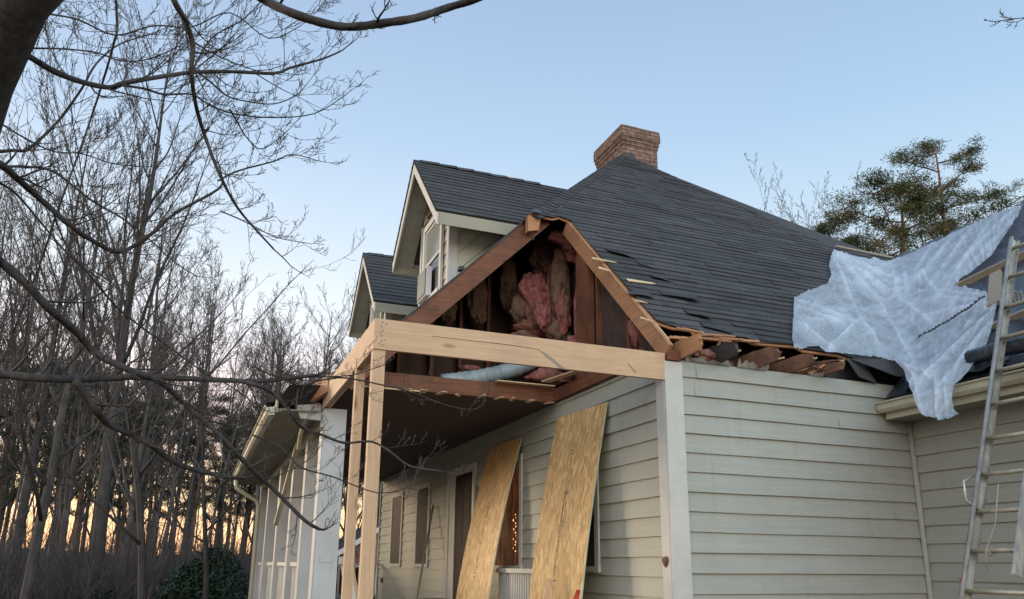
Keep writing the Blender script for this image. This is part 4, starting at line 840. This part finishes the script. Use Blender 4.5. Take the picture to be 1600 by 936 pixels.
# big ascending-branch tree
PB = dict(levels=4, twlev=3, seg=(14, 9, 6, 4, 3), wob=(.03, .07, .11, .18, .2), trop=(.02, .075, .07, .06, .05), taper=.92, tip=.0065, nb=(24, 9, 6, 4), start=(.30, .15, .12, .1), ang=(.62, .38, .42, .5), lr=(.46, .42, .42, .45), rr=.42, fall=.45)
a, b_ = tree_meshes(301, 20.5, .24, PB, None, None); big = as_proto('bare_tree', [('trunk', a, M['bark']), ('crown', b_, M['twig'])])
a, b_ = tree_meshes(302, 19, .21, PB, None, None); big2 = as_proto('bare_tree', [('trunk', a, M['bark']), ('crown', b_, M['twig'])])
# pines
def pine(seed, H, r0, z0, rad, mat_n, dens=1.0, clump=.75):
    rr = random.Random(seed); tb = MB(); nb_ = MB(); pts = [Vector((0, 0, -.3))]; d = Vector((rr.uniform(-.02, .02), rr.uniform(-.02, .02), 1)); n = 14
    for k in range(n): d = (d+Vector((rr.uniform(-.03, .03), rr.uniform(-.03, .03), .12))).normalized(); pts.append(pts[-1]+d*H/n)
    tb.tube(pts, [r0*(1-.88*k/n) for k in range(n+1)], 7)
    def tuft(c, s, q):
        for k in range(q):
            dd = Vector((rr.gauss(0, 1), rr.gauss(0, 1), rr.gauss(.25, .8))).normalized(); L = .19*rr.uniform(.6, 1.2); wv = dd.orthogonal().normalized(); wv.rotate(Matrix.Rotation(rr.random()*6.28, 3, dd)); ww = .016
            b0 = c+Vector((rr.gauss(0, .42), rr.gauss(0, .42), rr.gauss(0, .15)))*s; nb_.add([b0-wv*ww*.4, b0+dd*L*.55-wv*ww, b0+dd*L, b0+dd*L*.55+wv*ww], [(0, 1, 2, 3)])
    nl = int(30*dens)
    for k in range(nl):
        t = z0+(1-z0)*(k/nl)**.9; i = min(n-1, int(t*n)); p = pts[i].lerp(pts[i+1], t*n-i); az = k*2.4+rr.uniform(-.4, .4)
        prof = math.sin(math.pi*min(1, (1-t)/(1-z0)*.78+.12))**.7; L = rad*prof*rr.uniform(.55, 1.15)
        dd = Vector((math.cos(az), math.sin(az), rr.uniform(.05, .5))).normalized(); q = [p]; e = dd.copy()
        for h in range(5): e = (e+Vector((rr.uniform(-.18, .18), rr.uniform(-.18, .18), rr.uniform(-.05, .16)))).normalized(); q.append(q[-1]+e*L/5)
        tb.tube(q, [r0*.28*(1-.8*h/5)*(1.1-t*.6) for h in range(6)], 4)
        for h in range(2, 6):
            for g_ in range(3 if h < 5 else 4):
                o_ = Vector((rr.gauss(0, 1), rr.gauss(0, 1), rr.gauss(.1, .45)))*L*.15; c = q[h]+o_; tb.tube([q[h], c], [.022, .01], 3, cap=False); tuft(c, clump*rr.uniform(.6, 1.1), int(120*dens))
    return as_proto('pine_tree', [('trunk', tb, M['bark_pine']), ('needles', nb_, mat_n)])
pineA = pine(11, 22, .28, .42, 4.0, M['needle'], .86, .60); pineB = pine(12, 19, .24, .40, 3.4, M['needle'], .84, .60); pineC = pine(13, 17, .25, .45, 3.4, M['needle_dark'], .7, .7)
# --- the woods on the left
GF = 'trees of the woods behind the house'
def gq(x, y): return gz(x, y) if abs(x) < 100 and y < 100 else -1.1
rr = random.Random(77)
def tdist(px, d, jit=0): # ground point seen in a direction at a distance
    r = ray(px, 900); h = Vector((r.x, r.y, 0)).normalized()*d; return h.x, h.y
look = {0: 'tall bare grey forest tree', 1: 'slim bare sapling', 2: 'dark ragged pine'}
spots = []
k = 0
while len(spots) < 135 and k < 9000:
    k += 1; px = rr.uniform(-140, 640); d = 30+55*rr.random()**1.1; x, y = tdist(px, d)
    if x > 2.2 and y < 33: continue
    if px > 430 and d < 42: continue
    if any((x-a)**2+(y-b_)**2 < 1.5 for a, b_, *_ in spots): continue
    spots.append((x, y, px, d))
def ordinal(n):
    w_ = ['first', 'second', 'third', 'fourth', 'fifth', 'sixth', 'seventh', 'eighth', 'ninth', 'tenth', 'eleventh', 'twelfth']
    return w_[n-1] if n <= 12 else '%dth' % n if n % 10 not in (1, 2, 3) or n < 20 else '%d%s' % (n, {1: 'st', 2: 'nd', 3: 'rd'}[n % 10])
ordn = {True: 0, False: 0}; spots.sort(key=lambda q: q[2])
for i, (x, y, px, d) in enumerate(spots):
    near_ = 'near edge' if d < 45 else ('middle' if d < 65 else 'far side')
    typ = rr.random()
    top = 1.0 if px > 60 else 1.05
    hlim = (380/1223*d+2.5) if px > 330 else (520/1223*d+3)
    if typ < .60:
        pr = protos[rr.randrange(5)]; sc = min(1.25, hlim/19.0)*rr.uniform(.82, 1.0); lab = 'tall bare grey-barked tree in the %s of the woods left of the porch' % near_; gr = 'bare trees in the %s of the woods' % near_
    else:
        pr = protos[5+rr.randrange(3)]; sc = min(1.1, hlim/15.0)*rr.uniform(.6, 1.0); lab = 'slim bare sapling in the %s of the woods left of the porch' % near_; gr = 'saplings in the %s of the woods' % near_
    if near_ == 'near edge': ordn[typ < .6] += 1; q_ = ordn[typ < .6]; lab = '%s %s from the left at the near edge of the woods' % (ordinal(q_), 'tall bare grey tree' if typ < .6 else 'slim bare sapling')
    place_tree(pr, x, y, gq(x, y), rr.random()*6.28, sc, lab, gr, tilt=(rr.uniform(-.03, .03), rr.uniform(-.03, .03)))
for (px, d, sc) in ((20, 44, .72), (75, 50, .8), (230, 48, .68), (290, 42, .66), (265, 58, .85), (330, 55, .72), (395, 52, .70), (450, 50, .86), (480, 58, .92), (520, 56, .97), (545, 60, .9), (105, 38, .62), (185, 40, .60), (350, 48, .66), (425, 47, .72), (500, 50, .80), (45, 60, .85), (375, 60, .8), (150, 60, .85), (-20, 48, .8)):
    x, y = tdist(px, d); place_tree(pineC, x, y, gq(x, y), rr.random()*6.28, sc, 'dark ragged pine mixed among the bare trees of the left woods', 'dark pines among the bare trees')
x, y = tdist(150, 27); place_tree(big, x, y, gq(x, y), 1.0, 1.0, 'big bare tree with a tall fan of ascending branches left of the dormers', None)
x, y = tdist(20, 31); place_tree(big2, x, y, gq(x, y), 2.2, .98, 'second big bare fan-shaped tree at the left picture edge', None)
for (px, d, r0) in ((118, 24, .30), (195, 31, .2), (262, 30, .17)):   # thick near trunks
    pass
# undergrowth at the foot of the woods
mb = MB(); rr = random.Random(9)
for k in range(5200):
    px = rr.uniform(-120, 420) if k % 3 else rr.uniform(420, 640); d = rr.uniform(24, 62) if px < 400 else rr.uniform(44, 66); x, y = tdist(px, d)
    z = gq(x, y); L = rr.uniform(.8, 4.6); p = Vector((x, y, z)); dd = Vector((rr.gauss(0, .35), rr.gauss(0, .35), 1)).normalized(); q = p+dd*L*.5; e = (dd+Vector((rr.gauss(0, .35), rr.gauss(0, .35), .1))).normalized()
    mb.tube([p, q, q+e*L*.5], [.017, .012, .006], 3, cap=False)
    for s_ in range(3): e2 = (dd+Vector((rr.gauss(0, .6), rr.gauss(0, .6), .2))).normalized(); mb.tube([q, q+e2*L*.4], [.008, .005], 3, cap=False)
tag(mb.build('undergrowth', M['twig']), 'tangle of bare brown undergrowth along the foot of the woods', 'undergrowth', kind='stuff')
# far wooded rise closing the view under the trees
mb = MB(); vs = []; n = 90
for i in range(n+1):
    a = math.radians(-50+110*i/n); rad_ = 150
    for j in range(5):
        rr_ = rad_+j*18; h = (0, 2.2, 4.2, 4.8, 0)[j]*(1+.35*noise.noise(Vector((a*9, j, 0)))); vs.append((math.sin(a)*rr_, math.cos(a)*rr_, -1.3+h))
mb.add(vs, [(i*5+j, i*5+j+1, (i+1)*5+j+1, (i+1)*5+j) for i in range(n) for j in range(4)]); tag(mb.build('wooded_hill', M['litter'], smooth=True), kind='structure')
# evergreen bush
rr = random.Random(21)
def bush(name, cx, cy, z0, rx, ry, h, nleaf, label):
    e = empty(name, (cx, cy, z0), label, 'bush'); a, b_ = MB(), MB()
    for k in range(60):
        az = rr.random()*6.28; q = Vector((cx+rx*.8*math.cos(az)*rr.random(), cy+ry*.8*math.sin(az)*rr.random(), z0+h*rr.uniform(.3, .9))); a.tube([Vector((cx, cy, z0)), Vector((cx, cy, z0)).lerp(q, .5)+Vector((0, 0, .2)), q], [.03, .02, .008], 4)
    cl = [(Vector((rr.gauss(0, .45), rr.gauss(0, .45), rr.uniform(.15, .8)))) for _ in range(40)]
    for k in range(nleaf):
        c = cl[rr.randrange(40)]; v_ = Vector((rr.gauss(0, 1), rr.gauss(0, 1), rr.gauss(0, 1))).normalized()*(.22+.1*rr.random()); q = c+v_
        hz = 1-max(0, q.z-.5)*1.1
        p = Vector((cx+q.x*rx*hz, cy+q.y*ry*hz, z0+max(.02, q.z)*h)); dd = Vector((rr.gauss(0, 1), rr.gauss(0, 1), rr.gauss(.3, .7))).normalized(); s_ = dd.orthogonal().normalized()*.035; L = rr.uniform(.08, .16)
        b_.add([p, p+dd*L*.5-s_, p+dd*L, p+dd*L*.5+s_], [(0, 1, 2, 3)])
    part(a, 'stem', M['bark_far'], e); part(b_, 'foliage', M['leaf'], e)
bush('evergreen_bush', .35, 24.2, gz(.35, 24.2), 1.35, 1.2, 2.45, 16000, 'dark green rounded evergreen bush at the foot of the woods beside the porch')
bush('evergreen_bush', -2.2, 25.5, gz(-2.2, 25.5), 1.3, 1.2, 1.5, 6000, 'low dark bush left of the rounded evergreen bush')
# --- trees behind the house on the right
x, y = at(1445, 400, 46).xy
def put(px, top_py, d, proto, H, label, rz, grp=None, zb=-1.1, k=1.0, base_px=None):
    p = at(px, top_py, d); sc = (p.z-zb)/H; return place_tree(proto, p.x, p.y, zb, rz, sc*k, label, grp, sz=sc)
put(1460, 215, 50, pineA, 22.2, 'tallest broad pine with open olive crown behind the sheeting on the right', .4, k=.95)
put(1372, 292, 46, pineB, 19.2, 'smaller olive pine just left of the tallest pine', 2.0, k=1.3)
put(1272, 328, 52, pineB, 19.2, 'low rounded pine peeping over the roof slope, second of the pines from the left', 4.0, k=1.15)
put(1325, 352, 49, pineB, 19.2, 'low dark pine filling the gap between the rounded pine and the smaller olive pine', 5.1, k=1.0)
put(1432, 330, 53, pineA, 22.2, 'half hidden pine crown between the tallest pine and the smaller olive pine', 2.7, k=.8)
put(1222, 352, 54, pineB, 19.2, 'small pine top just showing above the roof slope', 1.0, k=.4)
put(1190, 322, 60, protos[1], 17.8, 'pale bare treetop above the roof slope, left of the pines', 1.0, k=.9)
put(1275, 345, 62, protos[3], 19, 'bare treetop behind the low rounded pine', 2.0, k=.95)
put(1235, 350, 62, protos[0], 17, 'bare treetop over the small pine top', 4.0, k=.95)
put(1560, 370, 60, protos[4], 19.5, 'bare treetop right of the tallest pine at the sheeting edge', 3.0, k=.8)
put(1330, 350, 64, protos[0], 17, 'thin bare treetop between the low pine and the smaller olive pine', 5.0, k=.8)
put(1500, 400, 56, protos[2], 18, 'bare branches below the crown of the tallest pine', 3.6, k=.9)
put(600, 400, 62, protos[6], 14, 'thin bare treetop just left of the near dormer eave', 2.0, k=.6)
PU = dict(levels=4, twlev=2, seg=(8, 8, 6, 5, 4), wob=(.08, .12, .16, .2, .2), trop=(.02, .04, .09, .12, .12), taper=.85, tip=.0038, nb=(10, 6, 4, 3), start=(.22, .2, .15, .1), ang=(.95, .6, .65, .7), lr=(.62, .45, .45, .5), rr=.5, fall=.35)
for s_, (px, d, H, lab) in enumerate(((40, 12.5, 8.2, 'bare understory tree with spreading limbs behind the near tree, close to the left picture edge'), (235, 15.5, 8.4, 'bare understory tree with spreading limbs standing before the big fan-shaped tree'), (330, 21, 7.5, 'bare understory tree just left of the evergreen bush'))):
    a, b_ = tree_meshes(400+s_, H, .085, PU, None, None); pr = as_proto('bare_tree', [('trunk', a, M['bark']), ('crown', b_, M['twig'])]); x, y = tdist(px, d)
    place_tree(pr, x, y, gq(x, y), s_*2.1, 1, lab, None)

# --- the near tree whose limbs reach across the picture
nt_ = empty('near_tree', (-2.1, 4.9, 0), 'near bare tree at the left edge, its long limbs reaching before the porch', 'tree')
tr, br, tg = MB(), MB(), MB(); rr = random.Random(31)
p0 = at(95, -60, 3.6); p1 = at(35, 0, 3.7); p2 = at(-28, 130, 3.9); p3 = at(-120, 420, 4.6); p4 = Vector((-2.6, 5.0, -.2))
tr.tube([p4, p3, p2, p1, p0, at(180, -240, 3.3)], [.22, .17, .135, .12, .11, .10], 12)
part(tr, 'trunk', M['bark'], nt_, smooth=True)
def smooth_path(pts, n=4):
    o = []
    for i in range(len(pts)-1):
        a = pts[max(i-1, 0)]; b_ = pts[i]; c = pts[i+1]; d = pts[min(i+2, len(pts)-1)]
        for k in range(n):
            t = k/n; o.append(.5*((2*b_)+(c-a)*t+(2*a-5*b_+4*c-d)*t*t+(3*b_-a-3*c+d)*t*t*t))
    o.append(pts[-1]); return o
PTW = dict(levels=3, twlev=1, seg=(5, 6, 5, 4), wob=(.12, .14, .16, .16), trop=(.03, .08, .13, .12), taper=.75, tip=.0017, nb=(5, 4, 4), start=(.2, .2, .2), ang=(.75, .75, .8), lr=(.5, .5, .5), rr=.62, fall=.3)
def limb(path, d0, d1, w0, w1, shoots=10, sl=.7, start=.15, seed=0, P=PTW, up=.5):
    shoots = int(shoots*1.15)
    """path in the photograph's directions, at distances d0..d1 from the viewer; w in photo pixels"""
    r2 = random.Random(seed+500); n = len(path); raw = [at(px, py, d0+(d1-d0)*i/(n-1)+ (.10*math.sin(i*1.9+seed) if 0 < i < n-1 else 0)) for i, (px, py) in enumerate(path)]
    pts = smooth_path(raw, 4); m_ = len(pts); rad = [max(.0022, (w0+(w1-w0)*i/(m_-1))/2/1223*(d0+(d1-d0)*i/(m_-1))) for i in range(m_)]
    rad = [r_*(1+.06*math.sin(i*2.3+seed)) for i, r_ in enumerate(rad)]
    br, tg = MB(), MB(); br.tube(pts, rad, 8)
    L = sum((pts[i+1]-pts[i]).length for i in range(m_-1))
    for k in range(shoots):
        t = start+(1-start)*(k+r2.random()*.8)/shoots; i = max(0, min(m_-2, int(t*(m_-1)))); q = pts[i]; dd = (pts[i+1]-pts[i]).normalized()
        a = dd.orthogonal().normalized(); a.rotate(Matrix.Rotation(r2.random()*6.283, 3, dd)); a = (a+Vector((0, 0, up*.6))+RT*.15).normalized()
        ang = r2.uniform(.5, 1.0); nd_ = dd*math.cos(ang)+a*math.sin(ang)
        grow(br, tg, q, nd_, sl*r2.uniform(.45, 1.1)*(1-.35*t), max(.0024, rad[i]*.42), 1, r2, P)
    grow(br, tg, pts[-1], (pts[-1]-pts[-2]).normalized(), sl*.5, max(.002, rad[-1]), 1, r2, P)
    lo = part(br, 'limb', M['bark'], nt_, smooth=True); to = tg.build('twigs', M['twig'], None, True); to.parent = lo
Z1 = 2.34
def z1(*a): return [(x/Z1, y/Z1) for x, y in a]
def z2(*a): return [(x/1.747, 400+y/1.747) for x, y in a]
limb(z1((60, 180), (120, 215), (200, 262), (300, 300), (400, 320), (450, 305), (560, 285), (700, 265), (850, 262), (1000, 268), (1070, 245), (1180, 215), (1250, 185)), 3.8, 5.6, 11, 2.5, 14, .75, .2, 1)
limb(z1((450, 312), (530, 325), (600, 345), (700, 345), (760, 380), (850, 415), (1000, 430), (1150, 415), (1260, 350)), 4.4, 5.8, 4.0, 1.4, 12, .6, .1, 2)
limb(z1((610, -60), (645, 20), (680, 80), (705, 170), (700, 260), (715, 380), (750, 500), (800, 630), (850, 730), (900, 800), (1000, 910)), 4.6, 5.6, 10, 2.8, 14, .7, .1, 3)
limb(z1((705, 250), (770, 300), (830, 350), (900, 370), (1000, 380), (1080, 350), (1120, 310)), 5.0, 5.9, 3.2, 1.2, 9, .5, .1, 4)
limb(z1((840, 400), (870, 450), (900, 500), (960, 545), (1060, 470)), 5.1, 5.7, 3.0, 1.2, 8, .5, .1, 5)
limb(z1((800, 660), (870, 625), (1000, 590), (1070, 565), (1170, 590)), 5.2, 5.8, 3.5, 1.2, 8, .5, .1, 6)
limb([(395, -14), (413, 0), (460, 22), (513, 38), (550, 42), (600, 36), (650, 28), (700, 12), (750, -4), (800, -30)], 3.5, 3.8, 14, 11, 5, .25, .1, 7)
limb(z1((-30, 430), (0, 450), (100, 510), (200, 555), (300, 562), (420, 600), (560, 610)), 4.6, 5.6, 3.5, 1.2, 8, .6, .1, 8)
limb(z1((-40, 590), (0, 600), (60, 650), (150, 730), (240, 810), (330, 875), (440, 920), (560, 850), (640, 780), (800, 690), (810, 640)), 4.1, 5.8, 13, 3.0, 14, .7, .1, 9)
limb(z1((-40, 612), (0, 610), (100, 610), (200, 630), (330, 730), (450, 800), (540, 870), (640, 960), (720, 1010)), 4.6, 6.0, 5, 1.5, 10, .6, .1, 10)
limb(z1((-20, 660), (60, 710), (180, 850), (280, 960), (400, 1040)), 4.5, 5.4, 4.5, 1.5, 7, .6, .1, 11)
limb(z2((-30, -5), (0, 15), (70, 75), (130, 140), (210, 210), (260, 265), (350, 310), (440, 345), (500, 400), (600, 490), (680, 575), (750, 640), (830, 720), (870, 745)), 3.9, 5.8, 15, 5, 14, .6, .15, 12)
limb(z2((-40, 318), (0, 322), (100, 332), (200, 337), (300, 333), (400, 330), (540, 336), (700, 342), (780, 335), (860, 325)), 4.2, 6.0, 16, 5, 12, .6, .15, 13)
limb(z2((205, 340), (240, 390), (265, 425), (290, 455), (340, 480), (400, 510), (480, 565), (560, 590), (635, 605)), 4.7, 5.6, 13, 7, 8, .5, .15, 14)
limb(z2((190, -10), (260, 70), (330, 150), (450, 240), (560, 320), (620, 350), (720, 420)), 4.6, 6.1, 4, 1.5, 10, .6, .1, 15)
limb([(360, 593), (395, 600), (423, 612), (445, 632), (457, 650), (470, 666), (483, 673), (504, 680), (538, 692), (580, 690), (610, 706), (640, 728), (690, 736)], 5.6, 6.2, 7, 2.5, 10, .45, .2, 16)
limb(z2((690, 300), (760, 330), (860, 330), (960, 325), (1040, 300)), 5.6, 6.3, 3, 1.3, 9, .4, .1, 17)
limb([(480, 600), (530, 590), (590, 600), (640, 612), (700, 634), (740, 640), (752, 632)], 5.9, 6.4, 3, 1.2, 7, .35, .1, 18)
limb([(395, 680), (440, 700), (470, 730), (520, 745), (590, 770), (640, 760), (650, 740)], 5.6, 6.3, 3, 1.2, 7, .35, .1, 19)
limb([(180, -20), (183, 40), (180, 60), (160, 130), (130, 220), (90, 330), (60, 420), (20, 520)], 5.2, 5.8, 4, 2.5, 10, .7, .1, 20)
limb([(-15, 238), (20, 235), (45, 232), (90, 190), (128, 138), (150, 100), (185, 70), (230, 55)], 4.9, 5.6, 6, 2, 9, .7, .1, 21)
limb([(30, 76), (90, 76), (150, 82), (190, 95), (240, 90), (300, 60), (350, 20)], 4.5, 5.2, 3, 1.4, 10, .6, .1, 22)
limb([(60, 20), (120, 30), (180, 55), (240, 40), (300, 42), (360, 20), (420, 60), (470, 40)], 4.3, 5.6, 3.2, 1.4, 12, .7, .1, 23)
limb([(-20, 700), (30, 640), (90, 590), (150, 520), (190, 470)], 5.0, 5.6, 4, 1.5, 7, .6, .1, 24)
limb([(300, 112), (330, 60), (380, 30), (420, -10)], 5.0, 5.3, 3, 1.4, 8, .6, .1, 25)
limb([(345, 330), (380, 345), (430, 370), (480, 380)], 5.4, 5.8, 2.4, 1.2, 6, .4, .1, 26)
limb([(1650, 15), (1610, 26), (1580, 30), (1552, 34)], 4.0, 4.2, 1.6, .8, 4, .12, .1, 27)

# ================================================================ NEIGHBOURHOOD BITS SEEN THROUGH THE PORCH
nh = empty('brick_house', (10, 44, -1.1), 'small red brick house with white gable trim seen through the porch', 'house')
mb = MB(); mb.box(7.2, 14.2, 42, 50, 1.55, 2.3); mb.poly([(7.2, 42, 2.3), (14.2, 42, 2.3), (10.7, 42, 4.4)], (0, .3, 0)); mb.box(9.2, 14.2, 44, 50, -1.1, 1.55); part(mb, 'wall', M['red_brick'], nh)
mb = MB(); mb.poly([(6.7, 41.6, 2.05), (10.7, 41.6, 4.5), (10.7, 50, 4.5), (6.7, 50, 2.05)], (0, 0, .1)); mb.poly([(14.7, 41.6, 2.05), (10.7, 41.6, 4.5), (10.7, 50, 4.5), (14.7, 50, 2.05)], (0, 0, .1)); part(mb, 'roof', M['shingle'], nh)
mb = MB(); mb.beam((6.7, 41.55, 2.05), (10.7, 41.55, 4.5), .06, .24); mb.beam((14.7, 41.55, 2.05), (10.7, 41.55, 4.5), .06, .24); mb.box(7.1, 14.3, 41.9, 41.98, 1.45, 1.6); part(mb, 'gable_trim', M['trim'], nh)
mb = MB()
for x in (7.3, 8.9): mb = MB(); mb.box(x, x+.16, 42.05, 42.2, -1.1, 1.45); part(mb, 'porch_post', M['trim'], nh)
def car(x, y, z, rz, paint, label):
    e = empty('parked_car', (x, y, z), label, 'car', 'parked cars'); ca, sa = math.cos(rz), math.sin(rz)
    def T(mb_): mb_.v = [(x+a*ca-b*sa, y+a*sa+b*ca, z+c) for a, b, c in mb_.v]; return mb_
    pr = [(-2.2, .35), (-2.25, .75), (-1.9, .92), (-1.45, .98), (-.9, 1.42), (.55, 1.45), (1.2, 1.0), (2.0, .88), (2.25, .65), (2.2, .32)]
    mb = MB(); mb.poly([(a, -.85, c) for a, c in pr], (0, 1.7, 0)); part(T(mb), 'body', paint, e)
    mb = MB(); mb.poly([(-1.30, -.86, 1.0), (-.85, -.86, 1.36), (.5, -.86, 1.39), (1.02, -.86, 1.02)], (0, 1.72, 0)); mb.poly([(-1.47, -.75, 1.0), (-1.47, .75, 1.0), (-.95, .68, 1.40), (-.95, -.68, 1.40)]); part(T(mb), 'window', M['glass'], e)
    for a in (-1.35, 1.35):
        for b in (-.86, .7): mb = MB(); mb.tube([(a, b, .32), (a, b+.17, .32)], [.32, .32], 18); part(T(mb), 'wheel', M['metal_dark'], e)
    return e
pw = mat('silver_car_paint', (.55, .58, .62), .25, spec=.6); pb_ = mat('dark_blue_car_paint', (.03, .05, .10), .25, spec=.6)
car(1.75, 30.5, gz(1.75, 30.5)+.06, 1.2, pw, 'silver car roof just visible beyond the left end of the porch')
car(6.6, 34.0, -1.05, .9, pb_, 'dark blue car glimpsed between the porch posts')
